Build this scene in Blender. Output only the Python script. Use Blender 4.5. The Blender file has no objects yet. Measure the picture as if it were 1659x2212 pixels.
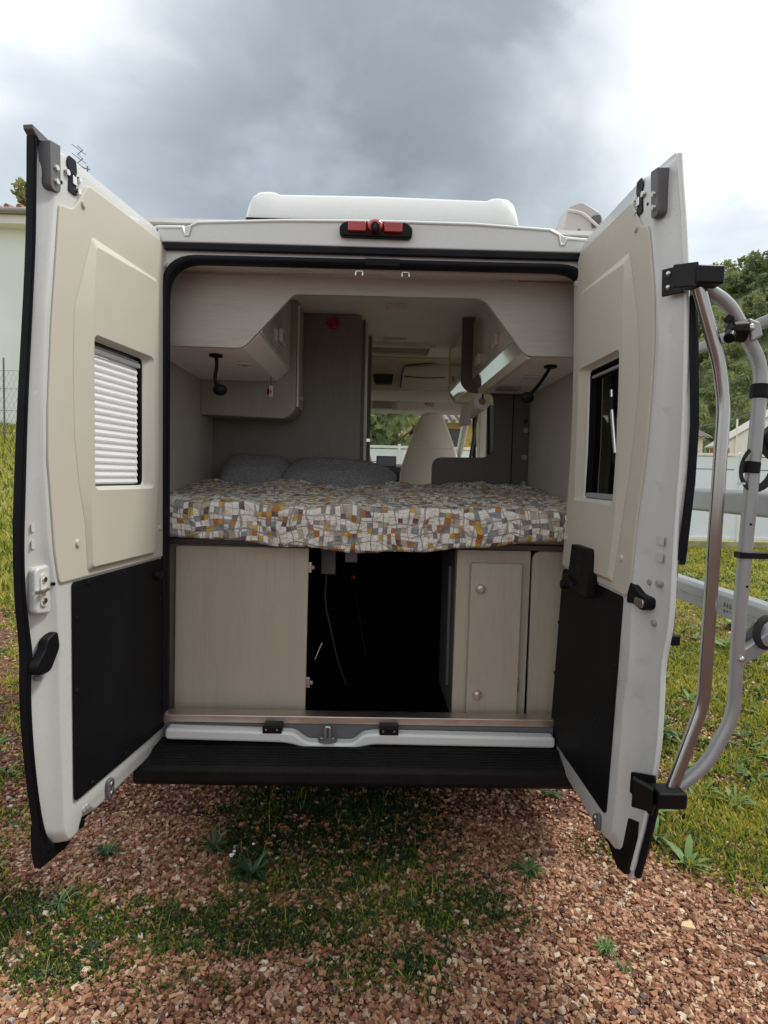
import bpy, bmesh, math, random
import numpy as np
from mathutils import Vector, Matrix, noise
from mathutils.geometry import tessellate_polygon

# ------------------------------------------------------------------ camera, sky, sun, exposure
C = bpy.context.scene.collection
sc = bpy.context.scene
R = math.radians
cam_d = bpy.data.cameras.new('camera'); cam = bpy.data.objects.new('camera', cam_d); C.objects.link(cam)
cam_d.sensor_fit = 'VERTICAL'; cam_d.sensor_height = 36.0; cam_d.lens = 1300.0 / 2212.0 * 36.0
cam_d.clip_start = 0.05; cam_d.clip_end = 1500
rot = Matrix(((0.999569, -0.021411, -0.020103), (-0.01881, 0.058964, -0.998083), (0.022555, 0.99803, 0.058535)))
cam.matrix_world = Matrix.Translation((0, -2.27, 1.5)) @ rot.to_4x4()
sc.camera = cam

SUN_EL, SUN_AZ = R(58), R(80)          # azimuth from +Y towards +X
sv = Vector((math.sin(SUN_AZ) * math.cos(SUN_EL), math.cos(SUN_AZ) * math.cos(SUN_EL), math.sin(SUN_EL)))
sun_d = bpy.data.lights.new('sun', 'SUN'); sun = bpy.data.objects.new('sun', sun_d); C.objects.link(sun)
sun_d.energy = 1.5; sun_d.angle = R(10); sun_d.color = (1.0, 0.95, 0.87)
sun.rotation_euler = sv.to_track_quat('Z', 'Y').to_euler()

w = bpy.data.worlds.new('World'); sc.world = w; w.use_nodes = True
nt = w.node_tree; nt.nodes.clear()
def N(t, **k):
    n = nt.nodes.new(t)
    for a, b in k.items(): setattr(n, a, b)
    return n
def mth(op, a, b=None, c=None):
    n = nt.nodes.new('ShaderNodeMath'); n.operation = op
    for i, x in enumerate((a, b, c)):
        if x is None: continue
        if isinstance(x, (int, float)): n.inputs[i].default_value = x
        else: nt.links.new(x, n.inputs[i])
    return n.outputs[0]
out = N('ShaderNodeOutputWorld'); bg = N('ShaderNodeBackground'); bg.inputs[1].default_value = 0.1
sky = N('ShaderNodeTexSky'); sky.sky_type = 'NISHITA'; sky.sun_disc = False
sky.sun_elevation = SUN_EL; sky.sun_rotation = SUN_AZ
tc = N('ShaderNodeTexCoord')
D = tc.outputs['Generated']
def wnoise(scale, detail, zs, rough=0.5, off=(0, 0, 0)):
    m = N('ShaderNodeMapping'); m.inputs['Scale'].default_value = (1, 1, zs); m.inputs['Location'].default_value = off
    nt.links.new(D, m.inputs[0])
    n = N('ShaderNodeTexNoise'); n.inputs['Scale'].default_value = scale; n.inputs['Detail'].default_value = detail
    n.inputs['Roughness'].default_value = rough; n.inputs['Distortion'].default_value = 0.3
    nt.links.new(m.outputs[0], n.inputs['Vector']); return n.outputs['Fac']
n1 = wnoise(2.3, 7, 1.3, 0.52, (0.35, 0.1, 0.2)); n2 = wnoise(5.5, 6, 1.8, 0.55, (2.0, 1.0, 0.4))
# one big dark cloud bank ahead of the camera, the rest pale broken overcast
def blob(d, r0, r1):
    v = N('ShaderNodeVectorMath', operation='DOT_PRODUCT'); nrm = N('ShaderNodeVectorMath', operation='NORMALIZE')
    nt.links.new(D, nrm.inputs[0]); nt.links.new(nrm.outputs[0], v.inputs[0]); v.inputs[1].default_value = Vector(d).normalized()
    a = mth('ADD', v.outputs['Value'], mth('MULTIPLY', mth('SUBTRACT', n1, 0.5), 0.26))
    a = mth('ADD', a, mth('MULTIPLY', mth('SUBTRACT', n2, 0.5), 0.05))
    mr = N('ShaderNodeMapRange'); mr.interpolation_type = 'SMOOTHSTEP'
    nt.links.new(a, mr.inputs[0]); mr.inputs[1].default_value = math.cos(R(r1)); mr.inputs[2].default_value = math.cos(R(r0))
    return mr.outputs[0]
b1 = blob((0.0, 1, 0.44), 0, 31)
b2 = blob((0.06, 1, 0.72), 0, 22)
b3 = blob((-0.30, 1, 0.30), 0, 23)
b4 = blob((0.62, 1, 0.24), 0, 17)
dk = mth('MAXIMUM', mth('MAXIMUM', b1, mth('MULTIPLY', b2, 0.95)), mth('MULTIPLY', b3, 0.72)); dk = mth('MAXIMUM', dk, mth('MULTIPLY', b4, 0.55))
# sky dimmed behind the camera so surfaces facing it stay darker
fr_ = N('ShaderNodeSeparateXYZ'); nt.links.new(D, fr_.inputs[0])
fm = N('ShaderNodeMapRange'); fm.interpolation_type = 'SMOOTHSTEP'; nt.links.new(fr_.outputs['Y'], fm.inputs[0])
fm.inputs[1].default_value = -0.7; fm.inputs[2].default_value = 0.45; fm.inputs[3].default_value = 0.48; fm.inputs[4].default_value = 0.78
val = mth('SUBTRACT', fm.outputs[0], mth('MULTIPLY', dk, 0.57))
val = mth('ADD', val, mth('MULTIPLY', mth('SUBTRACT', n2, 0.5), 0.24))
val = mth('ADD', val, mth('MULTIPLY', mth('SUBTRACT', n1, 0.5), 0.55))
val = mth('MAXIMUM', val, 0.16)
tint = N('ShaderNodeMix', data_type='RGBA'); nt.links.new(dk, tint.inputs[0])
tint.inputs[6].default_value = (0.97, 0.985, 1.0, 1); tint.inputs[7].default_value = (0.80, 0.91, 1.0, 1)
sc10 = N('ShaderNodeVectorMath', operation='SCALE'); nt.links.new(tint.outputs[2], sc10.inputs[0]); nt.links.new(mth('MULTIPLY', val, 9.6), sc10.inputs['Scale'])
mx = N('ShaderNodeMix', data_type='RGBA'); mx.inputs[0].default_value = 0.94
nt.links.new(sky.outputs[0], mx.inputs[6]); nt.links.new(sc10.outputs[0], mx.inputs[7])
nt.links.new(mx.outputs[2], bg.inputs[0]); nt.links.new(bg.outputs[0], out.inputs[0])

sc.view_settings.view_transform = 'Standard'; sc.view_settings.look = 'None'
sc.view_settings.exposure = 1.0; sc.view_settings.gamma = 1.0; sc.view_settings.use_curve_mapping = False
sc.cycles.max_bounces = 8; sc.cycles.diffuse_bounces = 5; sc.cycles.glossy_bounces = 3; sc.cycles.transparent_max_bounces = 8

# ------------------------------------------------------------------ materials
def principled(name):
    m = bpy.data.materials.new(name); m.use_nodes = True
    return m, m.node_tree, m.node_tree.nodes['Principled BSDF']
def ramp(t, fac, stops, interp='LINEAR'):
    r = t.nodes.new('ShaderNodeValToRGB'); r.color_ramp.interpolation = interp
    e = r.color_ramp.elements
    e[0].position, e[0].color = stops[0][0], (*stops[0][1], 1)
    e[1].position, e[1].color = stops[1][0], (*stops[1][1], 1)
    for p, c in stops[2:]:
        x = e.new(p); x.color = (*c, 1)
    t.links.new(fac, r.inputs[0]); return r.outputs[0]
def tnoise(t, scale, detail=3, mapscale=None, coord='Object', rough=0.5, dist=0.0):
    tcn = t.nodes.new('ShaderNodeTexCoord'); src = tcn.outputs[coord]
    if mapscale:
        mp = t.nodes.new('ShaderNodeMapping'); mp.inputs['Scale'].default_value = mapscale
        t.links.new(src, mp.inputs[0]); src = mp.outputs[0]
    n = t.nodes.new('ShaderNodeTexNoise'); n.inputs['Scale'].default_value = scale; n.inputs['Detail'].default_value = detail
    n.inputs['Roughness'].default_value = rough; n.inputs['Distortion'].default_value = dist
    t.links.new(src, n.inputs['Vector']); return n.outputs['Fac']
def bump(t, b, h, strength, dist=0.01):
    bn = t.nodes.new('ShaderNodeBump'); bn.inputs['Strength'].default_value = strength; bn.inputs['Distance'].default_value = dist
    t.links.new(h, bn.inputs['Height']); t.links.new(bn.outputs[0], b.inputs['Normal'])
def M(name, col, rough=0.5, metal=0.0, var=0.06, vscale=6, bstr=0.0, bscale=300, mapscale=None, coat=0.0, spec=0.5):
    m, t, b = principled(name)
    f = tnoise(t, vscale, 4, mapscale)
    lo = tuple(max(0, c * (1 - var)) for c in col); hi = tuple(min(1, c * (1 + var)) for c in col)
    t.links.new(ramp(t, f, [(0.3, lo), (0.7, hi)]), b.inputs['Base Color'])
    rv_ = t.nodes.new('ShaderNodeMapRange'); t.links.new(tnoise(t, 11, 5, rough=0.65), rv_.inputs[0]); rv_.inputs[1].default_value = 0.3; rv_.inputs[2].default_value = 0.7
    kv_ = 0.05 if coat else 0.22; rv_.inputs[3].default_value = max(0.03, rough * (1 - kv_)); rv_.inputs[4].default_value = min(1, rough * (1 + kv_)); t.links.new(rv_.outputs[0], b.inputs['Roughness']); b.inputs['Metallic'].default_value = metal
    b.inputs['Coat Weight'].default_value = coat; b.inputs['Coat Roughness'].default_value = 0.08
    b.inputs['Specular IOR Level'].default_value = spec
    if bstr: bump(t, b, tnoise(t, bscale, 2), bstr, 0.002)
    return m
def dusty(name, col, dust, rough, sc_=(4, 40), amt=0.5):
    m, t, b = principled(name)
    a = tnoise(t, sc_[0], 6, rough=0.7, dist=0.8); g = tnoise(t, sc_[1], 4, rough=0.8)
    mu = t.nodes.new('ShaderNodeMath'); mu.operation = 'MULTIPLY'; t.links.new(a, mu.inputs[0]); t.links.new(g, mu.inputs[1])
    mr_ = t.nodes.new('ShaderNodeMapRange'); t.links.new(mu.outputs[0], mr_.inputs[0]); mr_.inputs[1].default_value = 0.20; mr_.inputs[2].default_value = 0.40; mr_.inputs[4].default_value = amt
    mx_ = t.nodes.new('ShaderNodeMix'); mx_.data_type = 'RGBA'; t.links.new(mr_.outputs[0], mx_.inputs[0]); mx_.inputs[6].default_value = (*col, 1); mx_.inputs[7].default_value = (*dust, 1)
    t.links.new(mx_.outputs[2], b.inputs['Base Color']); b.inputs['Roughness'].default_value = rough; b.inputs['Specular IOR Level'].default_value = 0.16
    bump(t, b, tnoise(t, 450, 2), 0.25, 0.002); return m
def wood(name, col, ms, rough=0.42):
    m, t, b = principled(name)
    f = tnoise(t, 3.0, 6, ms, dist=0.6, rough=0.62); g = tnoise(t, 14.0, 5, ms, rough=0.7)
    mixn = t.nodes.new('ShaderNodeMath'); mixn.operation = 'ADD'; t.links.new(f, mixn.inputs[0]); t.links.new(g, mixn.inputs[1])
    hv = t.nodes.new('ShaderNodeMath'); hv.operation = 'MULTIPLY'; hv.inputs[1].default_value = 0.5; t.links.new(mixn.outputs[0], hv.inputs[0])
    d = tuple(c * 0.90 for c in col); l = tuple(min(1, c * 1.04) for c in col)
    t.links.new(ramp(t, hv.outputs[0], [(0.38, d), (0.5, col), (0.62, l)]), b.inputs['Base Color'])
    b.inputs['Roughness'].default_value = rough; bump(t, b, g, 0.08, 0.002)
    return m
WHITE = M('white_paint', (0.66, 0.685, 0.67), 0.28, var=0.02, vscale=2, coat=0.5)
JAMB = M('door_paint', (0.54, 0.56, 0.55), 0.28, var=0.008, vscale=3, coat=0.4)
TRIM = M('cream_trim_plastic', (0.52, 0.50, 0.43), 0.55, var=0.02, vscale=3, bstr=0.10, bscale=700)
BLACKP = dusty('black_panel_board', (0.0035, 0.004, 0.0055), (0.010, 0.010, 0.012), 0.55, (3, 60), 0.5)
STEP = dusty('dusty_step_plastic', (0.006, 0.006, 0.007), (0.020, 0.018, 0.017), 0.5, (5, 50), 0.5)
BLACK = M('black_plastic', (0.004, 0.0045, 0.006), 0.5, spec=0.2, var=0.2, bstr=0.1, bscale=400)
BRACK = M('black_powder_coat', (0.004, 0.004, 0.005), 0.42, spec=0.25, var=0.1, bstr=0.15, bscale=600)
RUBBER = M('rubber_seal', (0.004, 0.005, 0.008), 0.55, spec=0.2, var=0.15)
ALU = M('aluminium', (0.62, 0.56, 0.50), 0.38, 1.0, var=0.10, vscale=8, mapscale=(1, 1, 8))
STEEL = M('polished_steel_tube', (0.36, 0.36, 0.345), 0.17, 0.95, var=0.04)
SILVER = M('satin_silver_tube', (0.34, 0.35, 0.355), 0.38, 0.45, var=0.04, bstr=0.04)
RAIL = M('anodised_rail', (0.32, 0.335, 0.35), 0.42, 0.3, var=0.04)
CHROME = M('chrome', (0.65, 0.64, 0.62), 0.22, 1.0, var=0.03)
ZINC = M('zinc_screw', (0.55, 0.55, 0.54), 0.28, 1.0, var=0.08)
DGREY = M('dark_grey_cast', (0.11, 0.11, 0.115), 0.5, var=0.08, bstr=0.1)
GREYP = M('grey_plastic', (0.30, 0.30, 0.29), 0.5, var=0.05)
WOODH = wood('pale_wood_horizontal', (0.43, 0.415, 0.365), (1.0, 6, 11))
WOODV = wood('pale_wood_vertical', (0.43, 0.385, 0.305), (9, 9, 0.8))
WOODD = wood('taupe_wood', (0.235, 0.21, 0.185), (9, 9, 0.8), 0.5)
LACQ = M('glossy_beige_lacquer', (0.74, 0.72, 0.68), 0.10, var=0.02, coat=0.6)
LINING = M('wall_lining_fabric', (0.46, 0.44, 0.41), 0.95, var=0.05, bstr=0.25, bscale=500)
CEIL = M('ceiling_lining', (0.84, 0.83, 0.80), 0.7, var=0.03, bstr=0.1, bscale=300)
BULK = wood('grey_brown_laminate', (0.185, 0.18, 0.155), (9, 9, 1.0), 0.5)
BULKD = wood('dark_laminate', (0.10, 0.094, 0.088), (9, 9, 1.0), 0.55)
HANG = wood('light_taupe_laminate', (0.34, 0.33, 0.285), (9, 9, 1.0), 0.5)
EDGE = M('light_edge_trim', (0.62, 0.60, 0.56), 0.4, var=0.03)
CABT = M('cab_trim_plastic', (0.72, 0.68, 0.62), 0.7, var=0.04, bstr=0.1)
CABD = M('cab_dark_plastic', (0.03, 0.033, 0.04), 0.5, var=0.1, bstr=0.1)
SEAT = M('beige_seat_cover', (0.85, 0.78, 0.68), 0.75, var=0.03, bstr=0.2, bscale=250)
BLIND = M('white_pleated_blind', (0.90, 0.90, 0.92), 0.75, var=0.01)
t_ = BLIND.node_tree; tl_ = t_.nodes.new('ShaderNodeBsdfTranslucent'); tl_.inputs[0].default_value = (0.92, 0.92, 0.95, 1); mi_ = t_.nodes.new('ShaderNodeMixShader'); mi_.inputs[0].default_value = 0.5
t_.links.new(t_.nodes['Principled BSDF'].outputs[0], mi_.inputs[1]); t_.links.new(tl_.outputs[0], mi_.inputs[2]); t_.links.new(mi_.outputs[0], t_.nodes['Material Output'].inputs[0])
REDL = M('red_lens', (0.40, 0.012, 0.02), 0.12, var=0.15, coat=0.8)
REDF = M('red_felt', (0.33, 0.02, 0.045), 0.8, var=0.2)
PAPER = M('white_paper', (0.80, 0.80, 0.79), 0.9, var=0.02)
STRAP = M('black_webbing', (0.02, 0.02, 0.022), 0.8, var=0.2, bstr=0.6, bscale=900)
DARK = M('matte_black', (0.0025, 0.0025, 0.003), 1.0, spec=0.0, var=0.3)  # near-black; on the garage surfaces it stands in for deep shade
def glass(name, tint, gl=0.08):
    m = bpy.data.materials.new(name); m.use_nodes = True; t = m.node_tree; t.nodes.clear()
    o = t.nodes.new('ShaderNodeOutputMaterial'); mi = t.nodes.new('ShaderNodeMixShader'); tr = t.nodes.new('ShaderNodeBsdfTransparent')
    tr.inputs[0].default_value = (*tint, 1); g = t.nodes.new('ShaderNodeBsdfGlossy'); g.inputs['Roughness'].default_value = 0.02
    fr = t.nodes.new('ShaderNodeLayerWeight'); fr.inputs[0].default_value = 0.5
    pw = t.nodes.new('ShaderNodeMath'); pw.operation = 'POWER'; t.links.new(fr.outputs['Facing'], pw.inputs[0]); pw.inputs[1].default_value = 4.0
    ad = t.nodes.new('ShaderNodeMath'); ad.operation = 'ADD'; t.links.new(pw.outputs[0], ad.inputs[0]); ad.inputs[1].default_value = 0.035; ad.use_clamp = True
    t.links.new(ad.outputs[0], mi.inputs[0]); t.links.new(tr.outputs[0], mi.inputs[1]); t.links.new(g.outputs[0], mi.inputs[2])
    t.links.new(mi.outputs[0], o.inputs[0]); return m
GLASS = glass('clear_glass', (0.95, 0.97, 0.96)); TINT = glass('tinted_acrylic', (0.006, 0.007, 0.012))
def rnd_mat(name, stops, rough=0.8, transl=0.0, extra=None):
    m, t, b = principled(name)
    a = t.nodes.new('ShaderNodeAttribute'); a.attribute_name = 'rnd'
    c = ramp(t, a.outputs['Fac'], stops)
    t.links.new(c, b.inputs['Base Color']); b.inputs['Roughness'].default_value = rough
    b.inputs['Specular IOR Level'].default_value = 0.3
    if transl:
        tl = t.nodes.new('ShaderNodeBsdfTranslucent'); t.links.new(c, tl.inputs[0])
        mi = t.nodes.new('ShaderNodeMixShader'); mi.inputs[0].default_value = transl
        o = t.nodes['Material Output']; t.links.new(b.outputs[0], mi.inputs[1]); t.links.new(tl.outputs[0], mi.inputs[2]); t.links.new(mi.outputs[0], o.inputs[0])
    return m

# ------------------------------------------------------------------ mesh helpers
def origin_of(p):
    v = Vector((0, 0, 0))
    while p: v += p.location; p = p.parent
    return v
def round_poly(pts, r=0.02, seg=4):
    n = len(pts); rs = r if isinstance(r, (list, tuple)) else [r] * n; o = []
    for i in range(n):
        p = Vector(pts[i]); a = Vector(pts[i - 1]); b = Vector(pts[(i + 1) % n])
        da, db = a - p, b - p; rr = min(rs[i], da.length * 0.49, db.length * 0.49)
        if rr < 1e-5: o.append(tuple(p)); continue
        s, e = p + da.normalized() * rr, p + db.normalized() * rr
        for k in range(seg + 1):
            q = k / seg; o.append(tuple(s * (1 - q) ** 2 + p * 2 * q * (1 - q) + e * q * q))
    return o
def smooth_path(pts, it=2):
    pts = [Vector(p) for p in pts]
    for _ in range(it):
        o = [pts[0]]
        for a, b in zip(pts, pts[1:]): o += [a * 0.75 + b * 0.25, a * 0.25 + b * 0.75]
        o.append(pts[-1]); pts = o
    return pts
def bend(pts, r, seg=5):
    pts = [Vector(p) for p in pts]; o = [pts[0]]
    for i in range(1, len(pts) - 1):
        p, a, b = pts[i], pts[i - 1], pts[i + 1]; da, db = a - p, b - p
        rr = min(r, da.length * 0.48, db.length * 0.48); s, e = p + da.normalized() * rr, p + db.normalized() * rr
        for k in range(seg + 1):
            q = k / seg; o.append(s * (1 - q) ** 2 + p * 2 * q * (1 - q) + e * q * q)
    o.append(pts[-1]); return o
class MB:
    def __init__(s): s.v = []; s.f = []
    def add(s, v, f):
        n = len(s.v); s.v += [tuple(p) for p in v]; s.f += [tuple(i + n for i in q) for q in f]; return s
    def box(s, x0, x1, y0, y1, z0, z1):
        return s.add([(x, y, z) for x in (x0, x1) for y in (y0, y1) for z in (z0, z1)],
                     [(0, 1, 3, 2), (4, 6, 7, 5), (0, 4, 5, 1), (2, 3, 7, 6), (0, 2, 6, 4), (1, 5, 7, 3)])
    def prism(s, pts, vec, holes=()):
        loops = [[Vector(p) for p in pts]] + [[Vector(p) for p in h] for h in holes]
        flat = [p for l in loops for p in l]; n = len(flat); vec = Vector(vec)
        f = []
        if holes:
            tr = tessellate_polygon(loops); f += [tuple(t) for t in tr]; f += [tuple(i + n for i in reversed(t)) for t in tr]
        else: f += [tuple(range(n)), tuple(range(2 * n - 1, n - 1, -1))]
        k = 0
        for l in loops:
            m = len(l)
            for i in range(m):
                a, b = k + i, k + (i + 1) % m; f.append((a, b, b + n, a + n))
            k += m
        return s.add(flat + [p + vec for p in flat], f)
    def loft(s, rings, cap0=True, cap1=True, closed=True):
        n = len(rings[0]); f = []
        for r in range(len(rings) - 1):
            for i in range(n if closed else n - 1):
                a, b = r * n + i, r * n + (i + 1) % n; f.append((a, b, b + n, a + n))
        if cap0: f.append(tuple(range(n)))
        if cap1: f.append(tuple(range((len(rings) - 1) * n, len(rings) * n)))
        return s.add([p for r in rings for p in r], f)
    def tube(s, path, r, seg=12, flat=1.0):
        path = [Vector(p) for p in path]; rings = []; up = None
        for i, p in enumerate(path):
            d = (path[min(i + 1, len(path) - 1)] - path[max(i - 1, 0)]).normalized()
            if up is None: up = d.orthogonal().normalized()
            up = (up - d * up.dot(d)).normalized(); sd = d.cross(up)
            rr = r[i] if isinstance(r, (list, tuple)) else r
            rings.append([p + (up * math.cos(2 * math.pi * k / seg) + sd * math.sin(2 * math.pi * k / seg) * flat) * rr for k in range(seg)])
        return s.loft(rings)
    def cyl(s, p0, p1, r, r1=None, seg=16):
        p0, p1 = Vector(p0), Vector(p1); return s.tube([p0, p1], [r, r if r1 is None else r1], seg)
    def ball(s, c, r, nu=14, nv=9):
        c = Vector(c); rr = r if isinstance(r, (tuple, list)) else (r, r, r)
        rings = []
        for j in range(nv + 1):
            a = math.pi * (0.02 + 0.96 * j / nv)
            rings.append([c + Vector((rr[0] * math.sin(a) * math.cos(2 * math.pi * i / nu), rr[1] * math.sin(a) * math.sin(2 * math.pi * i / nu), rr[2] * math.cos(a))) for i in range(nu)])
        return s.loft(rings)
    def build(s, name, mat, parent=None, bevel=0.0, seg=2, angle=35, fn=None, cuts=None, uv=None, smooth=True, orient=True):
        bm = bmesh.new(); vs = [bm.verts.new(p) for p in s.v]
        for q in s.f:
            try: bm.faces.new([vs[i] for i in q])
            except ValueError: pass
        if cuts:
            for z in cuts:
                bmesh.ops.bisect_plane(bm, geom=bm.verts[:] + bm.edges[:] + bm.faces[:], plane_co=(0, 0, z), plane_no=(0, 0, 1), dist=1e-5)
        if fn:
            for v in bm.verts: v.co = fn(*v.co)
        o0 = origin_of(parent)
        if o0.length > 0: bmesh.ops.translate(bm, vec=-o0, verts=bm.verts[:])
        if orient: bmesh.ops.recalc_face_normals(bm, faces=bm.faces[:])
        me = bpy.data.meshes.new(name); bm.to_mesh(me); bm.free()
        if smooth:
            me.shade_smooth()
            if not bevel: me.set_sharp_from_angle(angle=R(angle))
        me.materials.append(mat)
        o = bpy.data.objects.new(name, me); C.objects.link(o); o.parent = parent
        if bevel:
            b = o.modifiers.new('bevel', 'BEVEL'); b.width = bevel; b.segments = seg; b.limit_method = 'ANGLE'; b.angle_limit = R(angle); b.harden_normals = True
        return o
def np_mesh(name, verts, faces, mat, attr=None, smooth=False, parent=None):
    me = bpy.data.meshes.new(name); k = faces.shape[1]
    me.vertices.add(len(verts)); me.vertices.foreach_set('co', verts.astype(np.float32).ravel())
    me.loops.add(faces.size); me.loops.foreach_set('vertex_index', faces.astype(np.int32).ravel())
    me.polygons.add(len(faces)); me.polygons.foreach_set('loop_start', np.arange(0, faces.size, k, dtype=np.int32))
    me.polygons.foreach_set('use_smooth', np.full(len(faces), smooth))
    if attr is not None:
        a = me.attributes.new('rnd', 'FLOAT', 'POINT'); a.data.foreach_set('value', attr.astype(np.float32))
    me.update(calc_edges=True); me.materials.append(mat)
    o = bpy.data.objects.new(name, me); C.objects.link(o); o.parent = parent; return o
def tag(o, label=None, cat=None, group=None, kind=None):
    if label: o['label'] = label
    if cat: o['category'] = cat
    if group: o['group'] = group
    if kind: o['kind'] = kind
    return o
def thing(name, loc, label, cat, group=None):
    o = bpy.data.objects.new(name, None); o.empty_display_size = 0.1; C.objects.link(o); o.location = loc
    return tag(o, label, cat, group)
def bx(name, x0, x1, y0, y1, z0, z1, mat, parent, bevel=0.0, **k):
    return MB().box(x0, x1, y0, y1, z0, z1).build(name, mat, parent, bevel, **k)
def XZ(pts, y): return [(a, y, b) for a, b in pts]
def YZ(pts, x): return [(x, a, b) for a, b in pts]
def sstep(a, b, x):
    t = np.clip((x - a) / (b - a), 0, 1); return t * t * (3 - 2 * t)

# ------------------------------------------------------------------ ground
def ground_z(x, y):
    x = np.asarray(x, float); y = np.asarray(y, float)
    bank = 2.85 * sstep(6.2, 18.5, y) * sstep(-3.0, -4.6, x)
    bumps = 0.012 * np.sin(x * 2.1 + 1) * np.cos(y * 1.7) + 0.008 * np.sin(x * 5.3 + y * 3.1)
    far = np.where((y > 14) & (x > 5), (y - 14) * 0.02, 0)
    return bank + bumps + far - 0.006
def fbm(x, y, s, seed=0):
    x = np.asarray(x) * s; y = np.asarray(y) * s; o = 0; a = 1; t = 0
    for k in range(4):
        p = seed * 1.7 + k * 2.3
        o = o + a * (np.sin(x * 1.0 + 1.3 * np.sin(y * 0.9 + p) + p) * np.cos(y * 1.1 + 1.2 * np.sin(x * 0.8 - p) + p * 2)); t += a
        x = x * 1.93 + 1.1; y = y * 2.07 - 0.7; a *= 0.62
    return o / t
PATCH = [(0.33, -0.25, 0.42, 0.24, 1.7), (0.05, -0.50, 0.24, 0.13, 1.3), (-0.36, -0.36, 0.52, 0.16, 1.5), (-1.03, -0.30, 0.42, 0.24, 1.4), (-1.0, -0.50, 0.40, 0.11, 1.0), (0.55, 0.05, 0.25, 0.12, 0.9),
         (-0.12, 0.20, 0.60, 0.40, 2.0), (-0.66, 0.12, 0.20, 0.24, 1.0), (-0.45, -0.58, 0.25, 0.06, 0.8), (-1.5, 0.1, 0.30, 0.5, 0.9), (1.75, 0.25, 0.50, 0.5, 1.4), (0.95, 0.1, 0.18, 0.14, 0.8)]  # wide patch under the rear thickened to stand in for shade
BARE = [(-0.95, 0.2, 0.30, 0.42, 1.2), (0.45, 0.35, 0.35, 0.28, 0.8), (0.85, -0.35, 0.5, 0.3, 0.8)]
def grass_mask(x, y):
    x = np.asarray(x, float); y = np.asarray(y, float)
    g = np.zeros_like(x)
    for (a, b, sx, sy, k) in PATCH: g = np.maximum(g, k * np.exp(-(((x - a) / sx) ** 2 + ((y - b) / sy) ** 2)))
    rightside = sstep(1.0, 1.4, x) * sstep(-0.30, 0.05, y) * (0.56 + 0.22 * sstep(3, 7, y) + 0.25 * sstep(0.9, 0.2, y))
    leftside = sstep(-1.25, -1.7, x) * (0.38 + 0.25 * sstep(3.5, 6, y) + 0.5 * sstep(5.5, 7, y))
    beyond = sstep(2.5, 5, y) * 0.62
    g = np.maximum(np.maximum(g, rightside), np.maximum(leftside, beyond))
    for (a, b, sx, sy, k) in BARE: g = g - k * np.exp(-(((x - a) / sx) ** 2 + ((y - b) / sy) ** 2))
    return g + 0.42 * fbm(x, y, 3.1, 2) + 0.26 * fbm(x, y, 9.0, 5)
gx = np.unique(np.concatenate([np.linspace(-400, -12, 30), np.linspace(-12, 14, 131), np.linspace(14, 400, 30)]))
gy = np.unique(np.concatenate([np.linspace(-60, -4, 12), np.linspace(-4, 22, 131), np.linspace(22, 900, 40)]))
X, Y = np.meshgrid(gx, gy); Z = ground_z(X, Y)
idx = np.arange(X.size).reshape(X.shape)
fc = np.stack([idx[:-1, :-1], idx[:-1, 1:], idx[1:, 1:], idx[1:, :-1]], -1).reshape(-1, 4)
m, t, b = principled('gravelly_soil')
f1 = tnoise(t, 1.3, 6, rough=0.6); v = t.nodes.new('ShaderNodeTexVoronoi'); v.inputs['Scale'].default_value = 45
tcn = t.nodes.new('ShaderNodeTexCoord'); t.links.new(tcn.outputs['Object'], v.inputs['Vector'])
c1 = ramp(t, v.outputs['Color'], [(0.2, (0.06, 0.025, 0.015)), (0.5, (0.11, 0.046, 0.028)), (0.85, (0.17, 0.080, 0.05))])
sep = t.nodes.new('ShaderNodeSeparateXYZ'); t.links.new(tcn.outputs['Object'], sep.inputs[0])
mr = t.nodes.new('ShaderNodeMapRange'); mr.inputs[1].default_value = 2.0; mr.inputs[2].default_value = 9.0; t.links.new(sep.outputs['Y'], mr.inputs[0])
am = t.nodes.new('ShaderNodeMath'); am.operation = 'ADD'; t.links.new(mr.outputs[0], am.inputs[0]); t.links.new(f1, am.inputs[1])
gm = t.nodes.new('ShaderNodeMapRange'); gm.inputs[1].default_value = 0.75; gm.inputs[2].default_value = 1.25; t.links.new(am.outputs[0], gm.inputs[0])
c2 = ramp(t, tnoise(t, 9, 6, rough=0.7), [(0.3, (0.12, 0.14, 0.025)), (0.7, (0.34, 0.33, 0.07))])
mxx = t.nodes.new('ShaderNodeMix'); mxx.data_type = 'RGBA'; t.links.new(gm.outputs[0], mxx.inputs[0]); t.links.new(c1, mxx.inputs[6]); t.links.new(c2, mxx.inputs[7])
t.links.new(mxx.outputs[2], b.inputs['Base Color']); b.inputs['Roughness'].default_value = 0.95; bump(t, b, v.outputs['Distance'], 0.7, 0.02)
SOIL = m
g = np_mesh('ground', np.stack([X.ravel(), Y.ravel(), Z.ravel()], 1), fc, SOIL, smooth=True); tag(g, kind='structure')

rng = np.random.default_rng(7)
def scatter(n, x0, x1, y0, y1, pw=None):
    x = rng.uniform(x0, x1, n); y = rng.uniform(y0, y1, n); return x, y
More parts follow.
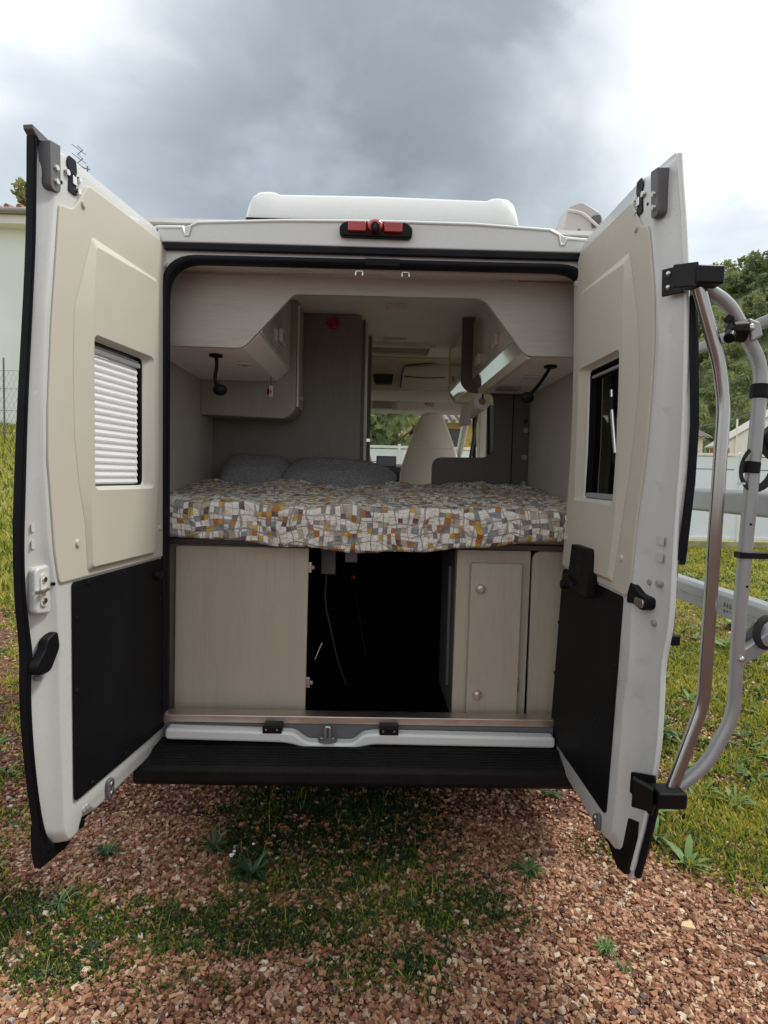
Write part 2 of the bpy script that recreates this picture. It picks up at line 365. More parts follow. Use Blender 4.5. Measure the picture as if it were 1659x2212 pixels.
# gravel: convex chips
def chip_protos(k):
    out = []
    base = np.array([[x, y, z] for x in (-1, 1) for y in (-1, 1) for z in (-1, 1)], float) * 0.72
    fac = np.array([[0, 1, 3], [0, 3, 2], [4, 6, 7], [4, 7, 5], [0, 4, 5], [0, 5, 1], [2, 3, 7], [2, 7, 6], [0, 2, 6], [0, 6, 4], [1, 5, 7], [1, 7, 3]])
    for _ in range(k):
        v = base * rng.uniform(0.45, 1.25, (8, 3)); v = v * np.array([1.15, rng.uniform(0.55, 1.0), rng.uniform(0.35, 0.75)])
        v[:, 0] += v[:, 2] * rng.uniform(-0.5, 0.5); out.append(v)
    return out, fac
protos, cfac = chip_protos(40)
def make_chips(x, y, size, name, mat):
    n = len(x); pv = np.array(protos)[rng.integers(0, len(protos), n)]
    a = rng.uniform(0, 6.28, n); b_ = rng.normal(0, 0.6, n); ca, sa, cb, sb = np.cos(a), np.sin(a), np.cos(b_), np.sin(b_)
    pv = pv * size[:, None, None]
    y1 = pv[:, :, 1] * cb[:, None] - pv[:, :, 2] * sb[:, None]; z1 = pv[:, :, 1] * sb[:, None] + pv[:, :, 2] * cb[:, None]
    x2 = pv[:, :, 0] * ca[:, None] - y1 * sa[:, None]; y2 = pv[:, :, 0] * sa[:, None] + y1 * ca[:, None]
    z = ground_z(x, y) + size * 0.22 + rng.uniform(0, 0.006, n)
    V = np.stack([x2 + x[:, None], y2 + y[:, None], z1 + z[:, None]], -1).reshape(-1, 3)
    F = (cfac[None] + (np.arange(n) * 8)[:, None, None]).reshape(-1, 3)
    r = np.repeat(rng.uniform(0, 1, n), 8)
    return np_mesh(name, V, F, mat, r)
GRAV = rnd_mat('red_gravel', [(0.0, (0.11, 0.044, 0.024)), (0.25, (0.22, 0.097, 0.053)), (0.5, (0.32, 0.157, 0.089)), (0.78, (0.41, 0.240, 0.145)), (0.93, (0.50, 0.36, 0.24)), (0.975, (0.60, 0.54, 0.42)), (0.99, (0.07, 0.066, 0.064))], 0.7)
xs, ys, ss = [], [], []
for (n, x0, x1, y0, y1, s0, s1, thr) in [(42000, -1.6, 1.6, -0.95, 0.1, 0.0018, 0.0045, 0.9), (62000, -1.75, 1.75, -0.95, 0.3, 0.0038, 0.0140, 0.85), (28000, -2.2, 2.4, -0.1, 1.6, 0.005, 0.0135, 0.8),
                                         (12000, 1.0, 4.5, -0.4, 4.0, 0.008, 0.018, 0.62), (7000, -6.0, -1.2, 0.2, 6.0, 0.010, 0.020, 0.6), (6000, 2.0, 8.0, 3.0, 8.0, 0.012, 0.022, 0.55)]:
    x, y = scatter(n, x0, x1, y0, y1); gm_ = grass_mask(x, y)
    gm_ = np.minimum(gm_, 1.0); k = (gm_ + 0.4 * fbm(x, y, 22.0, 8) < thr) | (rng.uniform(0, 1, n) < 0.16)
    x, y = x[k], y[k]; xs.append(x); ys.append(y); ss.append(s0 + (s1 - s0) * rng.uniform(0, 1, len(x)) ** 1.8)
gv = make_chips(np.concatenate(xs), np.concatenate(ys), np.concatenate(ss), 'gravel', GRAV)
tag(gv, 'reddish crushed stone gravel covering the yard', 'gravel', kind='stuff')

# grass blades and small leaves, one mesh
def blades(x, y, h, wd, lean, name, mat, rbase):
    n = len(x); a = rng.uniform(0, 6.28, n); la = rng.uniform(0, 6.28, n); l = lean * h * rng.uniform(0.2, 1.0, n)
    z = ground_z(x, y); dx, dy = np.cos(a) * wd, np.sin(a) * wd; lx, ly = np.cos(la) * l, np.sin(la) * l
    hz = np.sqrt(np.maximum(h * h - l * l, (0.25 * h) ** 2))
    p0 = np.stack([x - dx, y - dy, z], -1); p1 = np.stack([x + dx, y + dy, z], -1)
    p2 = np.stack([x + dx * 0.8 + lx * 0.4, y + dy * 0.8 + ly * 0.4, z + hz * 0.62], -1); p3 = np.stack([x - dx * 0.8 + lx * 0.4, y - dy * 0.8 + ly * 0.4, z + hz * 0.62], -1)
    p4 = np.stack([x + lx, y + ly, z + hz], -1)
    V = np.stack([p0, p1, p2, p3, p4], 1).reshape(-1, 3); k = (np.arange(n) * 5)[:, None]
    F = np.concatenate([k + np.array([0, 1, 2]), k + np.array([0, 2, 3]), k + np.array([3, 2, 4])])
    return np_mesh(name, V, F, mat, np.repeat(np.clip(rbase + rng.normal(0, 0.16, n), 0, 1), 5))
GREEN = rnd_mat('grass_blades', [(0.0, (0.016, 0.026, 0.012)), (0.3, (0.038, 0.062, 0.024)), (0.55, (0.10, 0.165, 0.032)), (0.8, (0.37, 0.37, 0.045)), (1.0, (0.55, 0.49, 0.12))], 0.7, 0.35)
def tufted(n, x0, x1, y0, y1, thr, per, spread):
    x, y = scatter(n, x0, x1, y0, y1); g_ = np.minimum(grass_mask(x, y), 0.80) + 0.42 * fbm(x, y, 22.0, 8); k = g_ + rng.normal(0, 0.10, n) > thr
    x, y = x[k], y[k]; x = np.repeat(x, per); y = np.repeat(y, per)
    return x + rng.normal(0, spread, len(x)), y + rng.normal(0, spread, len(y))
# low creeping cover in front of the van
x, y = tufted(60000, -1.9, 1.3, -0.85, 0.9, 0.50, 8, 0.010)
n = len(x); o = blades(x, y, rng.uniform(0.006, 0.024, n), rng.uniform(0.0018, 0.0050, n), 1.4, 'creeping_ground_cover', GREEN, 0.45 + 0.18 * fbm(x, y, 6, 9) - 0.20 * sstep(-0.15, 0.1, y) * sstep(-0.8, -0.6, x))  # leaf tone lowered under the van, shade put into the colour
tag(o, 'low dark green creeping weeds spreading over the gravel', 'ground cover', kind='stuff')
xs, ys = [], []
for a in [(14000, 1.1, 4.2, -0.3, 3.2, 0.55, 9, 0.022), (16000, 2.4, 12.0, 2.4, 11.6, 0.48, 6, 0.05), (8000, -4.5, -1.3, -0.3, 5.0, 0.48, 8, 0.022)]:
    x, y = tufted(*a); xs.append(x); ys.append(y)
x = np.concatenate(xs); y = np.concatenate(ys); n = len(x)
o = blades(x, y, rng.uniform(0.015, 0.060, n) * (1 + 0.05 * np.maximum(y, 0)), rng.uniform(0.0016, 0.0036, n) * (1 + 0.25 * np.maximum(y, 0)), 0.95, 'grass', GREEN, 0.82 + 0.26 * fbm(x, y, 2.5, 3))
tag(o, 'bright yellow-green grass and weeds beside the van', 'grass', kind='stuff')
x, y = scatter(40000, -16, -2.2, 4.5, 22); n = len(x)
o = blades(x, y, rng.uniform(0.10, 0.30, n), rng.uniform(0.008, 0.018, n), 0.8, 'meadow_grass', GREEN, 0.74 + 0.15 * fbm(x, y, 1.2, 4))
tag(o, 'rough meadow grass rising behind the left rear door', 'grass', kind='stuff')
# broad small leaves mixed through the lit grass
xs, ys = [], []
for a in [(18000, 1.0, 4.2, -0.3, 3.2, 0.46, 7, 0.03), (12000, 2.4, 12.0, 2.4, 11.6, 0.45, 5, 0.08), (3500, -4.5, -1.3, -0.3, 5.0, 0.45, 7, 0.03)]:
    x, y = tufted(*a); xs.append(x); ys.append(y)
x = np.concatenate(xs); y = np.concatenate(ys); n = len(x)
o = blades(x, y, rng.uniform(0.015, 0.045, n) * (1 + 0.06 * np.maximum(y, 0)), rng.uniform(0.004, 0.011, n) * (1 + 0.15 * np.maximum(y, 0)), 1.5, 'clover', GREEN, 0.66 + 0.34 * fbm(x, y, 1.9, 6))
tag(o, 'small broad-leaved clover and plantain among the bright grass', 'clover', kind='stuff')
# dry stalks
x, y = scatter(900, -1.6, 1.4, -0.7, 0.5); k = grass_mask(x, y) > 0.45; x, y = x[k], y[k]; n = len(x)
o = blades(x, y, rng.uniform(0.04, 0.10, n), np.full(n, 0.0009), 1.0, 'dry_stalks', GREEN, np.full(n, 0.97))
tag(o, 'thin dry straw stalks lying among the weeds', 'straw', kind='stuff')
# single leafy weeds
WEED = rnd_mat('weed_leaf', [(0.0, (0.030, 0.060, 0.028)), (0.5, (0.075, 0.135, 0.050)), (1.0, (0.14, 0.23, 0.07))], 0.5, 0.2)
def weed(x, y, r, nl, up, label, seed, wide=0.16, rb=0.4):
    g_ = np.random.default_rng(seed); V = []; F = []; A = []
    z0 = float(ground_z(x, y))
    for i in range(nl):
        a = i * 2.4 + g_.normal(0, 0.5); L = r * g_.uniform(0.25, 1.1) ** 0.8; el = up * g_.uniform(0.2, 2.2); n0 = len(V)
        d = np.array([math.cos(a), math.sin(a)]); s_ = np.array([-d[1], d[0]]); K = 5; rv = np.clip(rb + g_.normal(0, 0.2), 0, 1)
        for k in range(K + 1):
            q = k / K; wdt = L * wide * math.sin(math.pi * min(0.97, 0.08 + q * 0.9)) ** 0.8
            rad = L * q; hz = L * (el * q - 0.62 * el * q * q) + 0.004 + L * 0.1 * math.sin(q * 5 + i)
            for sg in (-1, 0, 1):
                V.append((d[0] * rad + s_[0] * wdt * sg, d[1] * rad + s_[1] * wdt * sg, z0 + hz + (0.25 * wdt if sg else 0))); A.append(rv)
        for k in range(K):
            for c_ in (0, 1):
                p = n0 + k * 3 + c_; F.append((p, p + 1, p + 4, p + 3))
    o_ = np_mesh('weed_plant', np.array(V), np.array(F), WEED, np.array(A), smooth=True); o_.location = (x, y, 0)
    tag(o_, label, 'weed', 'leafy weeds growing in the gravel'); return o_
for a in [(-0.60, 0.06, 0.085, 22, 1.3, 'lush strap-leaved weed at the left edge of the shadow under the bumper', 1, 0.10, 0.6),
          (-0.42, -0.10, 0.11, 24, 0.9, 'darker broad weed beside the tiny white flowers below the bumper', 2, 0.14, 0.15),
          (-1.01, 0.03, 0.075, 20, 0.9, 'small blue-green weed alone on gravel beside the left door tip', 3, 0.15, 0.45),
          (-1.06, -0.24, 0.095, 16, 0.5, 'flat narrow-leaved rosette just in front of the left door tip', 4, 0.09, 0.6),
          (-1.36, -0.26, 0.10, 18, 0.7, 'narrow-leaved weed cut off by the left border of the photo', 5, 0.10, 0.5),
          (0.775, -0.45, 0.060, 18, 0.8, 'bright small rosette alone on bare gravel below the right door', 6, 0.13, 0.95),
          (0.80, -0.53, 0.04, 9, 1.4, 'tiny yellowish sprout just in front of the bright rosette', 7, 0.14, 1.0),
          (0.88, 0.50, 0.10, 16, 0.7, 'thin-leaved weed under the right end of the bumper', 8, 0.08, 0.4),
          (0.62, -0.08, 0.10, 20, 0.6, 'toothed weed rosette on gravel left of the right door tip', 9, 0.10, 0.45),
          (1.72, 1.15, 0.16, 20, 1.1, 'large pale broad-leaved weed seen just right of the right door', 10, 0.20, 0.9),
          (1.95, 2.1, 0.17, 18, 1.0, 'dark leafy weed behind the polished rack tube', 11, 0.17, 0.3),
          (2.1, 0.55, 0.15, 20, 1.2, 'lush green tuft near the foot of the bike rack', 12, 0.09, 0.9)]:
    weed(a[0], a[1], a[2] * 0.8, int(a[3] * 3.0), a[4], a[5], a[6], a[7] * 0.55, a[8])
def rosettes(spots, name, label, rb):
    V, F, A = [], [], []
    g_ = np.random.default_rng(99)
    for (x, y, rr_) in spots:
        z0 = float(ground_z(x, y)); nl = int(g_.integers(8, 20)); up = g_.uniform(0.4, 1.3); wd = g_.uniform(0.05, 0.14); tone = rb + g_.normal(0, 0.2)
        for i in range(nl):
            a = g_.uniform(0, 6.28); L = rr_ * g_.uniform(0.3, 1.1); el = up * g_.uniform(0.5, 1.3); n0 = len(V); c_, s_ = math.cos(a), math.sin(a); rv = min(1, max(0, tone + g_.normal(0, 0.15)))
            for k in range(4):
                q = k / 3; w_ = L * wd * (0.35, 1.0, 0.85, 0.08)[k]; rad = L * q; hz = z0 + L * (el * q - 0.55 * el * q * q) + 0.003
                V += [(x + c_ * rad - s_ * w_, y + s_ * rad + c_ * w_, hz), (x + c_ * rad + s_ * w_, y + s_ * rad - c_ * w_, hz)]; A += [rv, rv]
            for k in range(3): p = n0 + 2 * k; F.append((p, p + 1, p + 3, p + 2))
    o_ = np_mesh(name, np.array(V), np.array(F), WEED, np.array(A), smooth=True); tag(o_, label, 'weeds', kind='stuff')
def spots(n, x0, x1, y0, y1, thr, r0, r1):
    x, y = scatter(n * 6, x0, x1, y0, y1); k = grass_mask(x, y) > thr; return [(a, b_, rng.uniform(r0, r1)) for a, b_ in zip(x[k][:n], y[k][:n])]
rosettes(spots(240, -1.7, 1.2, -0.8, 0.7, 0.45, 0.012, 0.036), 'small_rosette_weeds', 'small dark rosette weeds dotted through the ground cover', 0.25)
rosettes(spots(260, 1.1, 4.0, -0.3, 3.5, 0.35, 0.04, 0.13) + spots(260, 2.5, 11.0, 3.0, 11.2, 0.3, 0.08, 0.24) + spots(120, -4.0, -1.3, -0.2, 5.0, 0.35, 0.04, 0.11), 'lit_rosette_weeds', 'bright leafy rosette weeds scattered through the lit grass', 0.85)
# tiny white flower heads
fl = thing('white_flower', (-0.47, -0.06, 0), 'tiny white wildflowers on thin stems beside the dark weed', 'flower')
rr = random.Random(4)
for i in range(5):
    px, py, hz = -0.47 + rr.uniform(-0.05, 0.05), -0.06 + rr.uniform(-0.03, 0.03), rr.uniform(0.06, 0.10)
    MB().tube([(px, py, 0), (px + 0.004, py, hz)], 0.0008, 5).build('stem', WEED, fl)
    MB().ball((px + 0.004, py, hz), (0.006, 0.006, 0.003), 8, 4).build('flower_head', PAPER, fl)
# a few pale stones that stand out
for i, (x, y, s_, lb) in enumerate([(-0.30, -0.53, 0.014, 'pale cream stone at the lower edge of the weed patch'), (1.10, -0.33, 0.03, 'largest ochre stone on the gravel at lower right'), (-0.17, -0.66, 0.017, 'pointed pale stone in bare gravel at bottom centre')]):
    mb = MB(); vv = protos[i + 3] * s_; mb.add([(p[0] + x, p[1] + y, p[2] + float(ground_z(x, y)) + s_ * 0.35) for p in vv], [tuple(f) for f in cfac])
    rt = thing('pale_stone', (x, y, 0), lb, 'stone'); 
    bpy.data.objects.remove(rt); o = mb.build('pale_stone', M('ochre_stone%d' % i, ((0.62, 0.58, 0.48), (0.60, 0.42, 0.24), (0.60, 0.50, 0.40))[i], 0.8, var=0.15, vscale=60), None, smooth=False)
    tag(o, lb, 'stone')

# ------------------------------------------------------------------ CAMPER VAN
van = thing('camper_van', (0, 0, 0), 'white camper van seen from behind with both rear doors wide open', 'camper van')
# --- shell
roofsec = [(-1.0, 2.28), (-0.975, 2.345), (-0.80, 2.398), (-0.705, 2.400), (-0.697, 2.372), (-0.687, 2.372), (-0.682, 2.404), (-0.655, 2.418), (-0.35, 2.434), (0, 2.442), (0.35, 2.442), (0.63, 2.430), (0.668, 2.412), (0.673, 2.378), (0.683, 2.378), (0.690, 2.400), (0.78, 2.398), (0.955, 2.345), (0.98, 2.28)]
def roof_ring(y, dz, inset=0.0):
    return [(x * (1 - inset), y, z + (dz if abs(x) < 0.6 else dz * 0.35)) for x, z in roofsec] + [(0.98 * (1 - inset), y, 2.25), (-1.0 * (1 - inset), y, 2.25)]
def under(y): return 0
rings = [[(x, y, (z + dz) if i < 19 else z) for i, (x, yy, z) in enumerate(roof_ring(y, 0))] for y, dz in ((-0.025, -0.012), (0.0, 0.0), (0.12, 0.03), (0.5, 0.06), (3.0, 0.07))]
# thin roof skin following the section
top = [r[:19] for r in rings]
mb = MB(); mb.loft(top, False, False, closed=False); o = mb.build('roof', WHITE, van, angle=30)
sol = o.modifiers.new('thickness', 'SOLIDIFY'); sol.thickness = 0.012; sol.offset = -1
o.modifiers.new('bevel', 'BEVEL').width = 0.004
MB().loft([XZ([(-0.97, 2.36), (0.95, 2.36), (0.95, 2.46), (-0.97, 2.46)], 3.0), XZ([(-0.90, 2.14), (0.90, 2.14), (0.90, 2.20), (-0.90, 2.20)], 3.42)]).build('cab_roof', WHITE, van, 0.01)
# rear header under the roof edge
MB().prism(XZ([(-0.80, 2.333), (0.775, 2.338), (0.775, 2.392), (0.685, 2.398), (0.64, 2.424), (0.35, 2.434), (0, 2.434), (-0.35, 2.426), (-0.64, 2.410), (-0.70, 2.392), (-0.80, 2.390)], -0.018), (0, 0.03, 0)).build('rear_header', WHITE, van, 0.006)
# rear frame with the door aperture
ap = round_poly([(0.792, 0.545), (0.792, 2.290), (-0.780, 2.282), (-0.780, 0.545)], [0.02, 0.13, 0.13, 0.02], 8)
MB().prism(XZ([(-0.99, 0.47), (0.97, 0.47), (0.97, 2.332), (-0.99, 2.332)], 0.0), (0, 0.05, 0), [XZ(ap, 0.0)]).build('rear_frame', WHITE, van, 0.008)
k0 = 9; apc = [Vector((a, -0.010, b)) for a, b in ap if b > 0.60]; apc = [Vector((0.792, -0.010, 0.575))] + apc + [Vector((-0.780, -0.010, 0.575))]
MB().loft([[p + (Vector((0, 0, 1.4)) - p).normalized() * d + Vector((0, e, 0)) for p in apc] for d, e in ((-0.010, 0.012), (-0.012, -0.002), (-0.008, -0.008), (0.002, -0.012), (0.014, -0.008), (0.022, 0.004), (0.022, 0.03))], False, False, closed=False).build('door_seal', RUBBER, van, angle=80)
MB().prism(XZ([(-0.775, 2.306), (0.755, 2.310), (0.755, 2.336), (-0.775, 2.331)], -0.022), (0, 0.02, 0)).build('header_gasket', RUBBER, van, 0.005)
bx('latch_plate', -0.045, 0.083, -0.020, -0.002, 2.270, 2.296, BLACK, van, 0.003)
for x in (-0.066, 0.104):
    MB().tube(bend([(x - 0.012, -0.02, 2.232), (x - 0.012, -0.02, 2.247), (x + 0.014, -0.02, 2.247), (x + 0.014, -0.02, 2.232)], 0.006), 0.0035, 8).build('striker_hook', ZINC, van)
# third brake light with camera
br = MB().prism(XZ(round_poly([(-0.139, 2.364), (0.124, 2.362), (0.126, 2.400), (0.105, 2.418), (-0.115, 2.418), (-0.139, 2.402)], 0.018), -0.045), (0, 0.03, 0)).build('brake_light', BLACK, van, 0.006)
br['label'] = 'black high-level brake light with red lenses and camera'
for x0, x1 in ((-0.108, -0.042), (0.022, 0.088)):
    MB().prism(XZ(round_poly([(x0, 2.378), (x1, 2.378), (x1, 2.413), (x0, 2.413)], 0.006), -0.056), (0, 0.02, 0)).build('lens', REDL, br, 0.004)
MB().ball((-0.010, -0.045, 2.400), (0.031, 0.022, 0.026)).build('camera_hood', REDL, br)
MB().cyl((-0.010, -0.078, 2.388), (-0.010, -0.05, 2.388), 0.016).build('camera', BLACK, br, 0.002)
MB().cyl((-0.010, -0.081, 2.388), (-0.010, -0.077, 2.388), 0.007).build('camera_lens', GLASS, br)
# roof hatch
hs = [(-0.597, 2.50), (-0.595, 2.640), (-0.583, 2.700), (-0.565, 2.742), (-0.535, 2.764), (-0.49, 2.768), (-0.462, 2.765), (-0.445, 2.756), (0.0, 2.762), (0.49, 2.757), (0.512, 2.768), (0.545, 2.771), (0.585, 2.765), (0.612, 2.742), (0.626, 2.705), (0.636, 2.650), (0.638, 2.50)]
hc_ = (0.02, 2.55)
ht = MB().loft([XZ([(hc_[0] + (x - hc_[0]) * k_, hc_[1] + (z - hc_[1]) * kz if z > 2.55 else z) for x, z in hs], yy) for k_, kz, yy in ((0.955, 0.40, 0.470), (0.985, 0.62, 0.478), (0.990, 0.70, 0.484), (0.992, 0.90, 0.496), (0.996, 0.97, 0.512), (1.0, 1.0, 0.54), (1.0, 1.0, 1.25), (0.97, 0.8, 1.35))], True, True).build('roof_hatch', WHITE, van, angle=50)
bx('gasket_shadow_band', -0.583, 0.624, 0.462, 0.52, 2.600, 2.628, RUBBER, ht, 0.003)  # one dark band for the hatch gasket and its shadow line
# awning end on the right roof edge
aw = MB().loft([XZ(round_poly([(0.782, 2.535), (0.90, 2.53), (0.955, 2.585), (0.945, 2.632), (0.86, 2.680), (0.80, 2.655)], 0.02), 0.33), XZ(round_poly([(0.778, 2.53), (0.905, 2.525), (0.96, 2.585), (0.95, 2.638), (0.862, 2.686), (0.795, 2.66)], 0.02), 0.36), XZ(round_poly([(0.778, 2.53), (0.905, 2.525), (0.96, 2.585), (0.95, 2.638), (0.862, 2.686), (0.795, 2.66)], 0.02), 0.45)]).build('awning', M('awning_cap_plastic', (0.52, 0.51, 0.49), 0.45, var=0.04), van, 0.004)
aw['label'] = 'rolled awning case with rounded end cap on roof'
MB().prism(XZ([(0.755, 2.56), (0.80, 2.66), (0.86, 2.68), (0.93, 2.63), (0.93, 2.54), (0.80, 2.53)], 0.45), (0, 2.6, 0)).build('awning_case', WHITE, aw, 0.01)
MB().tube(bend([(0.80, 0.325, 2.64), (0.86, 0.322, 2.632), (0.93, 0.322, 2.575)], 0.03), 0.006, 8).build('cap_ridge', EDGE, aw)
MB().prism(XZ(round_poly([(0.905, 2.565), (0.945, 2.595), (0.94, 2.628), (0.90, 2.62)], 0.014), 0.322), (0, 0.012, 0)).build('cap_eye', DGREY, aw, 0.003)
MB().cyl((0.85, 0.324, 2.558), (0.85, 0.34, 2.558), 0.006).build('screw', DGREY, aw)
bx('awning_bracket', 0.775, 0.80, 0.32, 0.36, 2.47, 2.56, EDGE, aw, 0.004)
bx('awning_bracket', 0.90, 0.93, 0.32, 0.36, 2.45, 2.545, EDGE, aw, 0.004)
# sides, floor, underbody
bx('body_side', -1.0, -0.955, 0.05, 2.7, 0.30, 2.29, WHITE, van, 0.01)
bx('body_side', -1.0, -0.955, 2.7, 4.9, 0.30, 1.60, WHITE, van, 0.01)
bx('body_side', -1.0, -0.955, 2.7, 3.5, 2.15, 2.29, WHITE, van, 0.01)
bx('window_pane', -0.98, -0.975, 2.7, 3.5, 1.60, 2.15, GLASS, van)
bx('body_side', 0.935, 0.98, 0.05, 1.45, 0.30, 2.29, WHITE, van, 0.01)
bx('body_side', 0.935, 0.98, 1.45, 2.2, 0.30, 0.60, WHITE, van, 0.01)
bx('body_side', 0.935, 0.98, 1.45, 2.2, 2.12, 2.29, WHITE, van, 0.01)
bx('body_side', 0.935, 0.98, 2.62, 4.9, 0.42, 1.66, WHITE, van, 0.01)
bx('body_side', 0.935, 0.98, 2.2, 2.62, 0.30, 0.60, WHITE, van, 0.01)
bx('body_side', 0.935, 0.98, 2.2, 3.4, 2.19, 2.29, WHITE, van, 0.01)
bx('window_pillar', 0.925, 0.985, 2.62, 2.70, 1.66, 2.19, CABD, van, 0.006)
bx('window_pillar', 0.90, 0.985, 2.86, 2.98, 1.60, 2.19, CABT, van, 0.01)
bx('window_pane', 0.955, 0.960, 2.70, 3.3, 1.66, 2.19, GLASS, van)
bx('floor', -0.95, 0.93, 0.05, 4.7, 0.47, 0.514, DARK, van)
bx('chassis', -0.86, 0.84, 0.02, 4.6, 0.305, 0.498, BLACK, van, 0.01)
bx('exhaust_box', 0.22, 0.42, 0.45, 0.95, 0.24, 0.36, BLACK, van, 0.03)
bx('underbody_shade_block', -0.70, 0.15, 0.12, 0.95, 0.215, 0.365, BLACK, van, 0.04)  # added block that darkens the ground below the rear
bx('rear_axle', -0.75, 0.75, 0.95, 1.05, 0.28, 0.38, BLACK, van, 0.02)
for x in (-0.84, 0.82):
    for y in (1.02, 4.1):
        wh = MB().cyl((x - 0.11, y, 0.34), (x + 0.11, y, 0.34), 0.34, seg=28).build('wheel', RUBBER, van, 0.02)
        MB().cyl((x - 0.115, y, 0.34), (x + 0.115, y, 0.34), 0.19, seg=20).build('rim', ZINC, wh)
# sill
bx('sill_strip', -0.778, 0.790, -0.004, 0.06, 0.545, 0.574, ALU, van, 0.003)
bx('sill_back', -0.80, 0.78, -0.004, 0.03, 0.455, 0.543, DGREY, van)
sill = MB().prism(XZ(round_poly([(-0.758, 0.541), (-0.32, 0.533), (-0.275, 0.530), (-0.225, 0.494), (-0.055, 0.492), (-0.015, 0.526), (0.03, 0.532), (0.716, 0.525), (0.716, 0.482), (0.03, 0.487), (-0.02, 0.478), (-0.055, 0.463), (-0.225, 0.464), (-0.27, 0.482), (-0.32, 0.490), (-0.758, 0.497)], 0.016), -0.055), (0, 0.052, 0)).build('sill_lip', WHITE, van, 0.012, seg=4)
for x in (-0.357, 0.082):
    bb = bx('sill_bracket', x - 0.036, x + 0.036, -0.060, -0.005, 0.528, 0.556, BLACK, van, 0.004)
    for dx in (-0.022, 0.02): MB().cyl((x + dx, -0.063, 0.545), (x + dx, -0.055, 0.545), 0.004, seg=8).build('screw', ZINC, bb)
st = MB().cyl((-0.150, -0.035, 0.497), (-0.150, -0.035, 0.503), 0.036, seg=24).build('latch_striker', DGREY, van, 0.002)
MB().tube(bend([(-0.142, -0.03, 0.503), (-0.142, -0.03, 0.545), (-0.158, -0.03, 0.545), (-0.158, -0.03, 0.503)], 0.008), 0.005, 8).build('striker_loop', ZINC, st)
for dx in (-0.022, 0.022): MB().ball((-0.15 + dx, -0.04, 0.505), (0.007, 0.007, 0.004), 8, 5).build('screw', ZINC, st)
# bumper with tread ridges
MB().prism(YZ([(-0.01, 0.488), (-0.07, 0.478), (-0.155, 0.447), (-0.165, 0.436), (-0.165, 0.392), (-0.15, 0.375), (0.10, 0.36), (0.10, 0.488)], -0.835), (1.60, 0, 0)).build('rear_bumper', STEP, van, 0.008, seg=3)
for k in range(7):
    y = -0.070 - k * 0.0125; z = 0.478 - (abs(y) - 0.07) * 0.365
    MB().box(-0.80 + k * 0.004, 0.73 - k * 0.004, y - 0.003, y + 0.003, z - 0.002, z + 0.0035).build('tread_ridge', STEP, van, 0.0015)

# --- rear doors
def B_right(z): return .040 * max(0, (1.6 - z) / 1.1) ** 1.2 if z < 1.6 else .02 * ((z - 1.6) / .7) ** 2
def mk(hx, hy, ang, side, B):
    a = R(ang); ud = Vector((side * math.sin(a), -math.cos(a), 0)); nd = Vector((-side * math.cos(a), -math.sin(a), 0)); h = Vector((hx, hy, 0))
    return lambda u, w_, z: h + ud * u + nd * (w_ + B(z)) + Vector((0, 0, z))
PL = mk(-0.784, -0.02, 7.9, -1, lambda z: 0.0); PR = mk(0.765, -0.02, 0.0, 1, B_right)
CUTS = [0.4 + 0.1 * i for i in range(21)]
def UW(pts, w_): return [(u, w_, z) for u, z in pts]
# pairs: inner face outline | lip outline, same order (counter-clockwise from the bottom hinge corner)
LEFT_A = [(-.012, .455), (.36, .440), (.425, .438), (.445, .462), (.480, .462), (.500, .415), (.548, .416), (.572, .455), (.580, .60), (.586, .75), (.590, .90), (.590, 1.00), (.594, 1.08), (.603, 1.18), (.628, 1.29), (.639, 1.45), (.642, 1.70), (.630, 1.92), (.608, 2.10), (.590, 2.225), (.603, 2.285), (.585, 2.350), (.545, 2.366), (.490, 2.368), (.02, 2.372), (-.042, 2.31), (-.024, 1.75), (-.030, 1.20), (-.042, .55)]
LEFT_L = [(-.02, .440), (.36, .425), (.425, .420), (.450, .440), (.485, .440), (.505, .412), (.575, .425), (.615, .480), (.642, .60), (.660, .755), (.668, .92), (.654, 1.005), (.666, 1.06), (.683, 1.17), (.686, 1.30), (.678, 1.42), (.668, 1.65), (.648, 1.90), (.632, 2.08), (.628, 2.19), (.620, 2.290), (.600, 2.355), (.555, 2.375), (.490, 2.378), (.02, 2.382), (-.052, 2.315), (-.035, 1.75), (-.035, 1.20), (-.042, .55)]
RIGHT_A = [(-.035, .450), (.172, .424), (.420, .418), (.440, .418), (.470, .420), (.490, .422), (.525, .428), (.560, .470), (.567, .60), (.565, .75), (.562, .86), (.578, .965), (.572, 1.02), (.560, 1.14), (.560, 1.29), (.590, 1.50), (.611, 1.70), (.630, 1.88), (.616, 2.00), (.583, 2.19), (.585, 2.27), (.565, 2.335), (.535, 2.355), (.480, 2.362), (.02, 2.366), (-.055, 2.30), (-.040, 1.75), (-.075, 1.20), (-.082, .55)]
RIGHT_L = [(-.045, .438), (.172, .410), (.420, .404), (.440, .404), (.470, .404), (.490, .400), (.560, .395), (.625, .410), (.676, .60), (.708, .78), (.700, .92), (.690, 1.01), (.697, 1.06), (.713, 1.14), (.700, 1.31), (.697, 1.45), (.698, 1.65), (.692, 1.85), (.688, 2.00), (.670, 2.18), (.655, 2.28), (.648, 2.352), (.560, 2.368), (.480, 2.372), (.02, 2.376), (-.065, 2.31), (-.06, 1.75), (-.085, 1.20), (-.085, .55)]
